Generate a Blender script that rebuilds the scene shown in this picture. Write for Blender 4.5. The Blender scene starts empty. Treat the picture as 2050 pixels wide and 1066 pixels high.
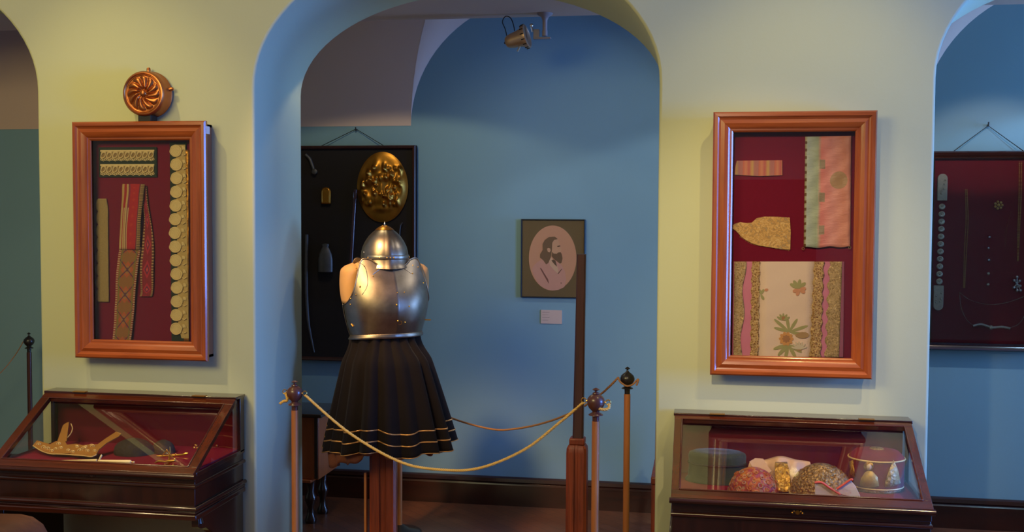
import bpy, bmesh, math, random
from math import sin, cos, pi, sqrt, radians, hypot, exp, atan2
from mathutils import Vector
random.seed(7)
S = bpy.context.scene
COL = S.collection
# ------------------------------------------------------------------ camera
EYE = Vector((0, 0, 1.75)); FPX = 2200.0
yw, pt, rl = radians(9.8), radians(-2.7), radians(.28)
FWD = Vector((-sin(yw)*cos(pt), cos(yw)*cos(pt), sin(pt)))
_rt = Vector((cos(yw), sin(yw), 0)); _up = _rt.cross(FWD)
RT = _rt*cos(rl) + _up*sin(rl); UP = -_rt*sin(rl) + _up*cos(rl)
cam = bpy.data.objects.new('camera', bpy.data.cameras.new('camera'))
COL.objects.link(cam)
cam.data.sensor_width = 36; cam.data.lens = FPX/2050*36; cam.data.clip_start = .05
from mathutils import Matrix
cam.matrix_world = Matrix(((RT.x, UP.x, -FWD.x, EYE.x), (RT.y, UP.y, -FWD.y, EYE.y), (RT.z, UP.z, -FWD.z, EYE.z), (0, 0, 0, 1)))
S.camera = cam
# ------------------------------------------------------------------ world, light, exposure
W = bpy.data.worlds.new('world'); S.world = W; W.use_nodes = True
W.node_tree.nodes['Background'].inputs[0].default_value = (.55, .72, 1, 1)
W.node_tree.nodes['Background'].inputs[1].default_value = .25
WARM = (1, .79, .27); COOL = (.10, .29, 1)
def area(name, loc, target, sx, sy, power, col):
    l = bpy.data.lights.new(name, 'AREA'); l.shape = 'RECTANGLE'; l.size = sx; l.size_y = sy; l.energy = power; l.color = col
    o = bpy.data.objects.new(name, l); COL.objects.link(o); o.location = loc
    o.rotation_euler = (Vector(target)-Vector(loc)).to_track_quat('-Z', 'Y').to_euler(); return o
def spot(name, loc, target, power, col, deg, blend=.3, r=.03):
    l = bpy.data.lights.new(name, 'SPOT'); l.energy = power; l.color = col; l.spot_size = radians(deg); l.spot_blend = blend; l.shadow_soft_size = r
    o = bpy.data.objects.new(name, l); COL.objects.link(o); o.location = loc
    o.rotation_euler = (Vector(target)-Vector(loc)).to_track_quat('-Z', 'Y').to_euler(); return o
area('daylight_front', (6.05, 3.05, 1.8), (-2, 4.7, 1.6), 2.2, 2.1, 560, COOL)       # window of the front room, on the right
area('daylight_rear', (6.05, 5.82, 1.5), (-1.0, 6.1, 1.2), .9, 1.7, 230, (.20, .42, 1))       # window at the right end of the passage
area('lamps_front', (-2.9, .6, 3.2), (-2.0, 4.6, 1.3), 1.7, 1.2, 68, (1, .82, .34))
area('fill_back', (-2.5, -1.2, 3.8), (-2.5, -1.2, 0), 3, 2, 70, (1, .8, .5))  # added fill: brightens the unseen room so the frame glass mirrors a haze
spot('spot_left_pillar', (-2.8, 3.5, 3.78), (-2.48, 4.5, 1.1), 58, WARM, 58, .7)
spot('spot_right_pillar', (.62, 3.5, 3.78), (.33, 4.5, 1.1), 66, WARM, 60, .7)
spot('fill_right_frame', (-.3, 1.4, 3.0), (.25, 4.6, 1.45), 230, (1, .80, .50), 28, .9)  # added fill warming the right pillar and brightening the framed textiles
spot('spot_left_case', (-3.3, 2.6, 3.6), (-2.4, 4.3, .72), 170, (1, .76, .42), 20, .5)
spot('spot_right_case', (1.35, 2.6, 3.6), (.36, 4.3, .72), 190, (1, .76, .42), 20, .5)
spot('spot_armour', (-2.0, 3.0, 3.55), (-1.47, 5.1, 1.3), 480, (1, .64, .30), 17, .7, .2)
spot('spot_rear_left', (-1.8, 5.4, 2.78), (-1.8, 5.4, 0), 13, (1, .86, .5), 138, .12)
spot('spot_rear_mid', (-.92, 6.1, 2.88), (-.92, 6.1, 0), 3.5, (.9, .9, .8), 50, .3)
spot('spot_rear_right', (.35, 5.4, 2.78), (.35, 5.4, 0), 15, (.9, .92, .9), 134, .12)
spot('spot_jewellery', (1.5, 5.4, 2.78), (1.6, 6.45, 1.5), 20, (1, .78, .6), 66, .4)
spot('fill_rear_side', (4.2, 5.4, 2.5), (1.7, 6.45, 2.35), 70, (.30, .62, 1), 50, .9)  # invented cool light, brightens the upper wall behind the right arch
spot('fill_rear_far', (2.3, 5.4, 2.78), (2.3, 5.4, 0), 30, (.42, .72, 1), 140, .12)  # added cool fill with no known lamp here, lifts the right rear wall
S.view_settings.view_transform = 'Standard'; S.view_settings.look = 'None'; S.view_settings.gamma = 1
S.view_settings.use_curve_mapping = False; S.view_settings.exposure = 0
S.cycles.use_denoising = True; S.cycles.max_bounces = 7; S.cycles.transparent_max_bounces = 12
S.cycles.caustics_reflective = False; S.cycles.caustics_refractive = False; S.cycles.sample_clamp_indirect = 4
# ------------------------------------------------------------------ helpers
def P(px, py, y):
    """the point on the vertical plane at distance y that the photograph shows at (px, py)"""
    d = FWD + RT*((px-1025)/FPX) - UP*((py-533)/FPX)
    t = y/d.y
    return Vector((d.x*t, y, EYE.z + d.z*t))
def lin(c):
    c = c/255
    return c/12.92 if c <= .04045 else ((c+.055)/1.055)**2.4
def C(r, g, b): return (lin(r), lin(g), lin(b), 1)
ORG = {}
class MB:
    def __init__(s): s.v = []; s.f = []; s.m = []; s.uv = {}; s.cm = 0
    def add(s, vs, fs, m=None, uvs=None):
        k = len(s.v); s.v += [tuple(v) for v in vs]
        for i, f in enumerate(fs):
            if uvs: s.uv[len(s.f)] = [uvs[j] for j in f]
            s.f.append(tuple(a+k for a in f)); s.m.append(s.cm if m is None else (m[i] if isinstance(m, list) else m))
        return s
    def box(s, x0, x1, y0, y1, z0, z1, m=None):
        return s.add([(x, y, z) for x in (x0, x1) for y in (y0, y1) for z in (z0, z1)],
            [(0,1,3,2),(4,6,7,5),(0,4,5,1),(2,3,7,6),(0,2,6,4),(1,5,7,3)], m)
    def grid(s, rows, m=None, cu=False, cv=False, uv=True):
        nr, nc = len(rows), len(rows[0]); vs = [p for r in rows for p in r]; fs = []; 
        k = len(s.v); s.v += [tuple(v) for v in vs]
        for i in range(nr if cv else nr-1):
            for j in range(nc if cu else nc-1):
                a, b = i, (i+1) % nr; c, d = j, (j+1) % nc
                if uv:
                    u0, u1, v0, v1 = j/(nc-1 if nc > 1 else 1), (j+1)/(nc-1 if nc > 1 else 1), i/(nr-1), (i+1)/(nr-1)
                    s.uv[len(s.f)] = [(u0,v0),(u1,v0),(u1,v1),(u0,v1)]
                s.f.append((k+a*nc+c, k+a*nc+d, k+b*nc+d, k+b*nc+c)); s.m.append(s.cm if m is None else m)
        return s
    def lathe(s, prof, c=(0,0,0), n=32, axis='z', m=None, sx=1, sy=1, cap=True):
        rows = []
        for r, z in prof:
            row = []
            for k in range(n):
                a = 2*pi*k/n; x, y = r*cos(a)*sx, r*sin(a)*sy
                p = (x, y, z) if axis == 'z' else ((x, z, y) if axis == 'y' else (z, x, y))
                row.append((p[0]+c[0], p[1]+c[1], p[2]+c[2]))
            rows.append(row)
        base = len(s.v); s.grid(rows, m, cu=True, uv=False)
        if cap:
            for i in (0, len(rows)-1):
                if prof[i][0] > 1e-5:
                    s.f.append(tuple(base+i*n+k for k in range(n))); s.m.append(s.cm if m is None else m)
        return s
    def tube(s, pts, r, n=8, m=None, closed=False, rs=None):
        pts = [Vector(p) for p in pts]; rows = []; N = len(pts); up = None
        for i, p in enumerate(pts):
            if closed: t = pts[(i+1) % N]-pts[i-1]
            else: t = pts[min(i+1, N-1)]-pts[max(i-1, 0)]
            t.normalize()
            if up is None: up = t.orthogonal().normalized()
            up = (up - t*up.dot(t)); 
            if up.length < 1e-6: up = t.orthogonal()
            up.normalize(); w = t.cross(up); rr = rs[i] if rs else r
            rows.append([p + up*(rr*cos(2*pi*k/n)) + w*(rr*sin(2*pi*k/n)) for k in range(n)])
        base = len(s.v); s.grid(rows, m, cu=True, cv=closed, uv=False)
        if not closed:
            for i in (0, N-1): s.f.append(tuple(base+i*n+k for k in range(n))); s.m.append(s.cm if m is None else m)
        return s
    def ball(s, c, r, n=12, m=None, sc=(1,1,1)):
        rows = []
        for i in range(n//2+1):
            t = pi*i/(n//2)
            rows.append([(c[0]+max(r*sin(t), 1e-5)*cos(2*pi*k/n)*sc[0], c[1]+max(r*sin(t), 1e-5)*sin(2*pi*k/n)*sc[1], c[2]+r*cos(t)*sc[2]) for k in range(n)])
        return s.grid(rows, m, cu=True, uv=False)
    def prism(s, poly, y0, y1, m=None):
        """closed outline of (x, z) given depth from y0 to y1"""
        n = len(poly); vs = [(x, y0, z) for x, z in poly]+[(x, y1, z) for x, z in poly]
        return s.add(vs, [tuple(range(n)), tuple(range(2*n-1, n-1, -1))]+[(i, (i+1) % n, n+(i+1) % n, n+i) for i in range(n)], m)
    def prismx(s, poly, x0, x1, m=None):
        n = len(poly); vs = [(x0, y, z) for y, z in poly]+[(x1, y, z) for y, z in poly]
        return s.add(vs, [tuple(range(n)), tuple(range(2*n-1, n-1, -1))]+[(i, (i+1) % n, n+(i+1) % n, n+i) for i in range(n)], m)
    def build(s, name, mats, parent=None, smooth=35, bevel=0, solid=0):
        if not isinstance(mats, (list, tuple)): mats = [mats]
        if parent is None:
            xs = [v[0] for v in s.v]; ys = [v[1] for v in s.v]; zs = [v[2] for v in s.v]
            org = Vector(((min(xs)+max(xs))/2, (min(ys)+max(ys))/2, min(zs)))
        else: org = ORG[parent.name]
        me = bpy.data.meshes.new(name)
        me.from_pydata([(v[0]-org.x, v[1]-org.y, v[2]-org.z) for v in s.v], [], s.f)
        for mm in mats: me.materials.append(mm)
        for i, p in enumerate(me.polygons): p.material_index = s.m[i]
        if s.uv:
            ul = me.uv_layers.new(name='UVMap')
            for i, p in enumerate(me.polygons):
                if i in s.uv:
                    for k, li in enumerate(p.loop_indices): ul.data[li].uv = s.uv[i][k]
        bm = bmesh.new(); bm.from_mesh(me)
        bmesh.ops.recalc_face_normals(bm, faces=bm.faces)
        if smooth:
            for f in bm.faces: f.smooth = True
            for e in bm.edges:
                if len(e.link_faces) == 2 and e.calc_face_angle(0) > radians(smooth): e.smooth = False
        bm.to_mesh(me); bm.free()
        o = bpy.data.objects.new(name, me); COL.objects.link(o); ORG[o.name] = org
        if parent: o.parent = parent
        else: o.location = org
        if solid:
            q = o.modifiers.new('thickness', 'SOLIDIFY'); q.thickness = solid; q.offset = 0
        if bevel:
            b = o.modifiers.new('bevel', 'BEVEL'); b.width = bevel; b.segments = 2; b.limit_method = 'ANGLE'
        return o
def tag(o, label, cat, group=None):
    o['label'] = label; o['category'] = cat
    if group: o['group'] = group
    return o
def thing(name, label, cat, loc, group=None):
    o = bpy.data.objects.new(name, None); COL.objects.link(o); o.location = loc; o.empty_display_size = .1
    ORG[o.name] = Vector(loc); return tag(o, label, cat, group)
def struct(mb, name, mats, **k):
    o = mb.build(name, mats, **k); o['kind'] = 'structure'; return o
def smoothpath(pts, n=8):
    pts = [Vector(p) for p in pts]; out = []
    for i in range(len(pts)-1):
        a, b, c, d = pts[max(i-1, 0)], pts[i], pts[i+1], pts[min(i+2, len(pts)-1)]
        for k in range(n):
            t = k/n
            out.append(.5*((2*b)+(c-a)*t+(2*a-5*b+4*c-d)*t*t+(3*b-a-3*c+d)*t**3))
    return out+[pts[-1]]
# ------------------------------------------------------------------ materials
class NT:
    def __init__(s, name):
        s.mat = bpy.data.materials.new(name); s.mat.use_nodes = True; s.t = s.mat.node_tree
        s.b = s.t.nodes['Principled BSDF']; s.L = s.t.links.new; s._tc = None
    def n(s, t): return s.t.nodes.new(t)
    def sock(s, i, v):
        if hasattr(v, 'is_linked') or hasattr(v, 'node'): s.L(v, i)
        elif isinstance(v, (tuple, list)) and len(v) == 3 and len(i.default_value) == 4: i.default_value = (*v, 1)
        else: i.default_value = v
    def tc(s, k='Object'):
        if s._tc is None: s._tc = s.n('ShaderNodeTexCoord')
        return s._tc.outputs[k]
    def mp(s, vec, scale=(1,1,1), rot=(0,0,0)):
        m = s.n('ShaderNodeMapping'); s.L(vec, m.inputs[0]); m.inputs['Scale'].default_value = scale; m.inputs['Rotation'].default_value = rot; return m.outputs[0]
    def noise(s, vec, scale=5, detail=3, rough=.5, dist=0, col=False):
        m = s.n('ShaderNodeTexNoise'); s.L(vec, m.inputs['Vector']); m.inputs['Scale'].default_value = scale; m.inputs['Detail'].default_value = detail
        m.inputs['Roughness'].default_value = rough; m.inputs['Distortion'].default_value = dist; return m.outputs['Color' if col else 'Fac']
    def voro(s, vec, scale=5, out='Distance', feat='F1'):
        m = s.n('ShaderNodeTexVoronoi'); m.feature = feat; s.L(vec, m.inputs['Vector']); m.inputs['Scale'].default_value = scale; return m.outputs[out]
    def m(s, op, a, b=None, c=None):
        q = s.n('ShaderNodeMath'); q.operation = op; s.sock(q.inputs[0], a)
        if b is not None: s.sock(q.inputs[1], b)
        if c is not None: s.sock(q.inputs[2], c)
        return q.outputs[0]
    def mix(s, f, a, b):
        q = s.n('ShaderNodeMix'); q.data_type = 'RGBA'; s.sock(q.inputs[0], f); s.sock(q.inputs[6], a); s.sock(q.inputs[7], b); return q.outputs[2]
    def ramp(s, f, stops, const=False):
        q = s.n('ShaderNodeValToRGB'); s.L(f, q.inputs[0]); e = q.color_ramp.elements
        if const: q.color_ramp.interpolation = 'CONSTANT'
        while len(e) < len(stops): e.new(.5)
        for i, (p, c) in enumerate(stops): e[i].position = p; e[i].color = c if len(c) == 4 else (*c, 1)
        return q.outputs[0]
    def sep(s, vec):
        q = s.n('ShaderNodeSeparateXYZ'); s.L(vec, q.inputs[0]); return q.outputs
    def bump(s, h, strength=.3, dist=.01):
        q = s.n('ShaderNodeBump'); s.L(h, q.inputs['Height']); q.inputs['Strength'].default_value = strength; q.inputs['Distance'].default_value = dist; s.L(q.outputs[0], s.b.inputs['Normal']); return s
    def out(s, col=None, rough=None, metal=None, coat=0, sheen=0, spec=None):
        if col is not None: s.sock(s.b.inputs['Base Color'], col)
        if rough is not None: s.sock(s.b.inputs['Roughness'], rough)
        if metal is not None: s.b.inputs['Metallic'].default_value = metal
        if spec is not None: s.b.inputs['Specular IOR Level'].default_value = spec
        if coat: s.b.inputs['Coat Weight'].default_value = coat; s.b.inputs['Coat Roughness'].default_value = .12
        if sheen: s.b.inputs['Sheen Weight'].default_value = sheen; s.b.inputs['Sheen Roughness'].default_value = .4
        return s.mat
def plain(name, c, rough=.6, metal=0, var=.12, scale=30, bump=.15, bd=.002, coat=0, sheen=0, spec=None):
    t = NT(name); f = t.noise(t.tc(), scale, 4)
    a = tuple(x*(1-var) for x in c[:3]); b = tuple(min(1, x*(1+var)) for x in c[:3])
    if bump: t.bump(f, bump, bd)
    return t.out(t.mix(f, (*a, 1), (*b, 1)), rough, metal, coat, sheen, spec)
def wood(name, c1, c2, axis='z', rough=.3, coat=.5, scale=1):
    t = NT(name); sc = {'x': (.08, 1, 1), 'y': (1, .08, 1), 'z': (1, 1, .08)}[axis]
    v = t.mp(t.tc(), tuple(q*scale for q in sc)); a = t.noise(v, 60, 5, .6, .6); b = t.noise(v, 14, 3, .5, 1.2)
    f = t.m('ADD', t.m('MULTIPLY', a, .5), t.m('MULTIPLY', b, .5)); t.bump(a, .08, .002)
    return t.out(t.ramp(f, [(.3, c1), (.7, c2)]), rough, 0, coat)
def plaster(name, c, var=.05):
    t = NT(name); g = t.noise(t.tc(), 1.3, 3); h = t.noise(t.tc(), 90, 4, .6)
    a = tuple(x*(1-var) for x in c[:3]); b = tuple(min(1, x*(1+var)) for x in c[:3])
    t.bump(t.m('ADD', t.m('MULTIPLY', h, .3), t.noise(t.tc(), 9, 3)), .12, .006)
    return t.out(t.mix(g, (*a, 1), (*b, 1)), .75, spec=.25)
def glassmat(name, tint=(1, 1, 1), refl=1.0, ior=1.5):
    t = NT(name); N = t.t.nodes; tr = t.n('ShaderNodeBsdfTransparent'); tr.inputs[0].default_value = (*tint, 1)
    gl = t.n('ShaderNodeBsdfGlossy'); gl.inputs['Roughness'].default_value = .01; fr = t.n('ShaderNodeFresnel'); fr.inputs[0].default_value = ior
    mx = t.n('ShaderNodeMixShader'); t.L(t.m('MULTIPLY', fr.outputs[0], refl), mx.inputs[0]); t.L(tr.outputs[0], mx.inputs[1]); t.L(gl.outputs[0], mx.inputs[2])
    t.L(mx.outputs[0], N['Material Output'].inputs[0]); return t.mat
M = {}
M['wall'] = plaster('pale_yellow_green_plaster', C(200, 203, 166))
M['jamb'] = M['wall']
M['teal'] = plaster('blue_green_plaster', C(132, 168, 186))
M['vault'] = plaster('white_vault_plaster', C(216, 190, 178))
M['wv'] = wood('varnished_oak_upright', C(130, 56, 18), C(180, 90, 36), 'z', .28, .6)
M['wh'] = wood('varnished_oak_level', C(130, 56, 18), C(180, 90, 36), 'x', .28, .6)
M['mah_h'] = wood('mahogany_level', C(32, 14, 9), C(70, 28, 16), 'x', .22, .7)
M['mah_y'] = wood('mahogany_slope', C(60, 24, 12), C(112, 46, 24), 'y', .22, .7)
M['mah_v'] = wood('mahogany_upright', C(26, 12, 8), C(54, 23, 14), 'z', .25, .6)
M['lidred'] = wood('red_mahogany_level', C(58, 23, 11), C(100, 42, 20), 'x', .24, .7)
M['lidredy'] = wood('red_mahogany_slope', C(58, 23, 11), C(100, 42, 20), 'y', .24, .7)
M['post'] = wood('old_red_brown_post_wood', C(84, 32, 17), C(176, 78, 42), 'z', .5, .15)
M['darkpost'] = wood('dark_stained_shaft_wood', C(52, 22, 18), C(84, 38, 30), 'z', .4, .3)
M['pole'] = wood('pale_brown_pole_wood', C(170, 96, 48), C(206, 134, 76), 'z', .4, .3)
M['velvet'] = plain('maroon_velvet', C(126, 24, 48), .9, 0, .12, 120, .2, .001, spec=.15)
M['velvetdark'] = plain('dark_maroon_velvet', C(96, 18, 30), .9, 0, .12, 120, .2, .001, spec=.15)
M['boardwood'] = wood('dull_dark_board_wood', C(40, 18, 16), C(70, 32, 26), 'z', .6, .05)
M['black'] = plain('black_board_cloth', C(26, 18, 18), .85, 0, .2, 80)
M['glass'] = glassmat('display_glass', refl=.9)
M['glassclear'] = glassmat('case_glass', refl=.22)
M['copper'] = plain('copper', C(180, 112, 66), .36, .9, .12, 14, .05, .001)
M['brass'] = plain('worn_brass', C(178, 122, 46), .36, .9, .25, 22, .2, .002)
M['gold'] = plain('gold_metal', C(230, 178, 90), .3, 1, .15, 40, .1, .001)
M['silver'] = plain('silver_metal', C(205, 205, 205), .3, 1, .15, 40, .1, .001)
M['knobwood'] = plain('turned_dark_wood', C(92, 52, 44), .35, 0, .15, 12, .05, .002, coat=.4)
M['knobblack'] = plain('turned_black_wood', C(36, 30, 28), .35, 0, .1, 12, .05, .002, coat=.3)
M['white'] = plain('white_card', C(225, 215, 205), .7, 0, .03)
M['chrome'] = plain('lamp_metal', C(190, 156, 130), .35, .6, .1, 20, .05)
M['greypaint'] = plain('grey_painted_metal', C(150, 140, 150), .5, 0, .05)
M['blackrub'] = plain('black_rubber', C(20, 20, 22), .6, 0, .1)
M['greencard'] = plain('dark_green_velvet', C(42, 52, 34), .9, 0, .15, 90, sheen=.2)
M['lace'] = plain('cream_lace_thread', C(240, 214, 156), .85, 0, .14, 260, .5, .0015)
M['lacenet'] = plain('tan_lace_net', C(160, 130, 78), .9, 0, .2, 300, .4, .001)
M['ivory'] = plain('ivory', C(232, 206, 150), .4, 0, .08, 20)
t = NT('dark_parquet'); br = t.n('ShaderNodeTexBrick'); t.L(t.mp(t.tc(), (3, 3, 3), (0, 0, .78)), br.inputs[0])
br.inputs['Color1'].default_value = C(136, 82, 54); br.inputs['Color2'].default_value = C(110, 64, 42); br.inputs['Mortar'].default_value = C(30, 16, 12)
br.inputs['Mortar Size'].default_value = .006; br.inputs['Scale'].default_value = 1.2
M['floor'] = t.out(t.mix(t.noise(t.mp(t.tc(), (1, 6, 1), (0, 0, .78)), 20, 4), br.outputs[0], C(96, 56, 38)), .35, 0, .2)
# steel, slightly mottled
t = NT('worn_steel'); f = t.noise(t.tc(), 18, 5, .65); g = t.noise(t.tc(), 220, 3)
t.bump(g, .06, .0006); M['steel'] = t.out(t.ramp(f, [(.3, C(146, 130, 114)), (.75, C(172, 154, 134))]), t.m('MULTIPLY_ADD', f, .12, .3), 1)
# ------------------------------------------------------------------ room shell
YF, YJ, YB = 4.6, 5.17, 6.45
OPEN = [(-4.767, -2.997), (-1.95, -.181), (.905, 2.675)]
TOP = 3.9; XL, XR = -6.2, 6.2
def arch(xl, xr, z0, h, n=40, grow=0):
    xc = (xl+xr)/2; w = (xr-xl)/2+grow; pts = [(xl-grow, 0), (xl-grow, 1.2)]
    pts += [(xc-w*cos(pi*k/n), z0+(h+grow)*sin(pi*k/n)) for k in range(n+1)]
    return pts+[(xr+grow, 1.2), (xr+grow, 0)]
wf = MB(); R = .012
edges = [XL]+[e for o in OPEN for e in o]+[XR]
for i in range(0, len(edges), 2):
    a = edges[i]+(R if i > 0 else 0); b = edges[i+1]-(R if i+2 < len(edges) else 0)
    wf.add([(a, YF, 0), (b, YF, 0), (b, YF, TOP), (a, YF, TOP)], [(0, 1, 2, 3)])
    wf.add([(a+.0, YJ, 0), (b, YJ, 0), (b, YJ, TOP), (a, YJ, TOP)], [(0, 3, 2, 1)])
for xl, xr in OPEN:
    rows = []
    for k in range(5):
        a = k/4*pi/2; rows.append([(x, YF+R*(1-cos(a)), z) for x, z in arch(xl, xr, 2.3, .61, 40, R*(1-sin(a)))])
    for k in range(1, 5):
        q = k/5; rows.append([(x, YF+R+(YJ-YF-R)*q, z) for x, z in arch(xl, xr, 2.3+.02*q, .61-.13*q, 40)])
    back = arch(xl, xr, 2.32, .48, 40); rows.append([(x, YJ, z) for x, z in back])
    wf.grid(rows, uv=False)
    fr = arch(xl, xr, 2.3, .61, 40, R)
    for i in range(2, len(fr)-3):
        (x0, z0), (x1, z1) = fr[i], fr[i+1]; wf.add([(x0, YF, z0), (x1, YF, z1), (x1, YF, TOP), (x0, YF, TOP)], [(0, 1, 2, 3)])
        (x0, z0), (x1, z1) = back[i], back[i+1]; wf.add([(x0, YJ, z0), (x1, YJ, z1), (x1, YJ, TOP), (x0, YJ, TOP)], [(0, 3, 2, 1)])
struct(wf, 'wall_front', M['wall'], smooth=40)
# rear wall with lunettes: plain wall plane, the vault springs from it
struct(MB().box(XL, XR, YB, YB+.2, 0, TOP), 'wall_rear', M['teal'], smooth=0)
struct(MB().box(XL-.2, XR+.2, -3.6, YB+.2, -.15, 0), 'floor', M['floor'], smooth=0)
struct(MB().box(XL-.2, XR+.2, -3.6, YB+.2, TOP, TOP+.1), 'ceiling', M['vault'], smooth=0)
struct(MB().box(XL-.2, XL, -3.6, YB+.2, 0, TOP), 'wall_left', M['wall'], smooth=0)
def wall_x(x, wins):
    """right wall, pierced by windows given as (y0, y1, z0, z1)"""
    mb = MB(); ys = [-3.6]+[v for w in wins for v in w[:2]]+[YB+.2]
    for i in range(0, len(ys), 2): mb.box(x, x+.25, ys[i], ys[i+1], 0, TOP)
    for y0, y1, z0, z1 in wins: mb.box(x, x+.25, y0, y1, 0, z0); mb.box(x, x+.25, y0, y1, z1, TOP)
    return mb
WINS = [(2.0, 4.2, .7, 2.9), (5.35, 6.3, .7, 2.8)]
struct(wall_x(XR, WINS), 'wall_right', M['wall'], smooth=0)
for i, (y0, y1, z0, z1) in enumerate(WINS):
    mb = MB(); X = XR+.1; ym = (y0+y1)/2; zm = z0+(z1-z0)*.65
    for a in ((y0, y0+.06), (y1-.06, y1), (ym-.03, ym+.03)): mb.box(X, X+.05, a[0], a[1], z0, z1)
    for a in ((z0, z0+.06), (z1-.06, z1), (zm-.03, zm+.03)): mb.box(X+.003, X+.047, y0, y1, a[0], a[1])
    w = struct(mb, 'window_%d' % (i+1), M['white'], smooth=0)
    MB().box(X+.022, X+.028, y0, y1, z0, z1).build('window_pane', M['glassclear'], w, smooth=0)
struct(MB().box(XL-.2, XR+.2, -3.8, -3.6, 0, TOP), 'wall_back', M['wall'], smooth=0)
# door in the wall behind the camera
dr = struct(MB().box(.35, 1.25, -3.6, -3.54, 0, 2.15), 'door_1', M['mah_v'], smooth=0)
# low plaster ceiling of the passage between the arches and the vault
struct(MB().box(XL, XR, YJ, 6.0, 2.83, TOP), 'ceiling', M['vault'], smooth=0)
# vault: white barrel springing from the rear wall, cut by lunettes
def bar(z): # depth of the barrel at height z
    s_ = min(1, max(0, (z-2.28)/.98)); return YB-.002-.5*(1-sqrt(max(0, 1-s_*s_)))
LUN = [(-1.735, -.137), (1.2, 2.8)]
vb = MB()
def pier(x0, x1, left=None, right=None):
    rows = []
    for k in range(25):
        z = 2.28+.97*k/24; 
        def ex(L, side):
            xc = (L[0]+L[1])/2; w = (L[1]-L[0])/2; c_ = sqrt(max(0, 1-((z-2.28)/1.18)**2)); return xc-w*c_ if side else xc+w*c_
        a = ex(left, False) if left else x0; b = ex(right, True) if right else x1
        rows.append([(a+(b-a)*j/8, bar(z), z) for j in range(9)])
    vb.grid(rows, uv=False)
pier(XL, 0, None, LUN[0]); pier(0, 0, LUN[0], LUN[1]); pier(0, XR, LUN[1], None)
for L in LUN:
    xc = (L[0]+L[1])/2; w = (L[1]-L[0])/2; rows = []
    for k in range(41):
        a = pi*k/40; A = Vector((xc-w*cos(a), YB-.002, 2.28+.755*sin(a))); zg = min(2.28+1.18*sin(a), 3.25)
        # groin: same fraction of the height as on the pier edge
        G = Vector((xc-w*cos(a), bar(zg), 2.28+1.18*sin(a)))
        rows.append([A.lerp(G, j/4) for j in range(5)])
    vb.grid(rows, uv=False)
struct(vb, 'ceiling_vault', M['vault'], smooth=50)
# baseboard of the rear wall: tall, dark, moulded
prof = [(YB, 0), (YB-.03, 0), (YB-.03, .125), (YB-.022, .135), (YB-.03, .145), (YB-.026, .165), (YB-.012, .172), (YB, .172)]
struct(MB().prismx([(a, b) for a, b in prof], XL, XR), 'baseboard_rear', M['mah_h'], smooth=20)
# ------------------------------------------------------------------ wall frames
def frame_sweep(mb, x0, x1, z0, z1, prof):
    """mitred moulding: prof = [(inset, y)], closed; sides alternate materials 0 level / 1 upright"""
    rings = [[(x0+i, y, z0+i), (x1-i, y, z0+i), (x1-i, y, z1-i), (x0+i, y, z1-i)] for i, y in prof]
    n = len(rings)
    for side in range(4):
        a, b = side, (side+1) % 4; vs = [r[a] for r in rings]+[r[b] for r in rings]
        mb.add(vs, [(k, (k+1) % n, n+(k+1) % n, n+k) for k in range(n)], 0 if side % 2 == 0 else 1)
def shadow_box(x0, x1, z0, z1, wd, label, split):
    yb = 4.598; yf = 4.505
    t = thing('display_frame', label, 'display case', ((x0+x1)/2, yb, z0))
    mb = MB(); w = wd
    prof = [(0, yf+.022), (0, yf+.008), (.006, yf+.001), (.018, yf), (.024, yf+.006), (.03, yf+.008), (.045, yf+.003), (.058, yf+.007), (w*.8, yf+.012), (w*.84, yf+.016), (w*.92, yf+.016), (w*.97, yf+.019), (w, yf+.022), (w, yf+.028), (w*.8, yf+.045), (.01, yf+.045)]
    frame_sweep(mb, x0, x1, z0, z1, prof); mb.build('frame_moulding', [M['wh'], M['wv']], t, smooth=25)
    mb = MB(); i = .012
    mb.box(x0+i, x0+i+.012, yf+.04, yb, z0+i, z1-i); mb.box(x1-i-.012, x1-i, yf+.04, yb, z0+i, z1-i)
    mb.box(x0+i, x1-i, yf+.04, yb, z0+i, z0+i+.012); mb.box(x0+i, x1-i, yf+.04, yb, z1-i-.012, z1-i)
    mb.build('case_side', M['sidewood'], t, smooth=0)
    MB().box(x0+i+.01, x1-i-.01, 4.582, 4.594, z0+i+.01, z1-i-.01).build('backing', M['velvet'], t, smooth=0)
    MB().box(x0+w-.004, x1-w+.004, yf+.0285, yf+.031, z0+w-.004, z1-w+.004).build('glass_pane', M['glass'], t, smooth=0)
    return t
M['sidewood'] = wood('brown_box_wood', C(110, 66, 40), C(140, 88, 56), 'z', .5, .1)
FLt = shadow_box(-2.772, -2.137, 1.096, 2.151, .083, 'orange-brown wooden shadow-box frame holding lace strips and a woven red band', 0)
MB().box(-2.150, -2.1365, 4.515, 4.552, 2.095, 2.128).build('paper_tag', M['white'], FLt, smooth=0)
FRt = shadow_box(.039, .672, 1.102, 2.164, .08, 'orange-brown wooden shadow-box frame holding brocade and silk fragments', 0)
YK = 4.578      # plane of the things pinned to the velvet
def K(px, py, dy=0): 
    p = P(px, py, YK-dy); return p
def ribbon(rows, y0, wave=.002, sub=6, thick=.0015, nu=10):
    """strip of cloth through rows of (left px, right px, py); returns mb with uv (u across, v along)"""
    L = smoothpath([K(a, c) for a, b, c in rows], sub); Rr = smoothpath([K(b, c) for a, b, c in rows], sub); out = []
    for i, (l, r) in enumerate(zip(L, Rr)):
        row = []
        for j in range(nu+1):
            q = l.lerp(r, j/nu); q.y = YK-y0-wave*(sin(i*.9+j*.5)*.5+sin(i*.37-j*.8)); row.append(q)
        out.append(row)
    mb = MB(); mb.grid(out); return mb, len(out)
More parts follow.
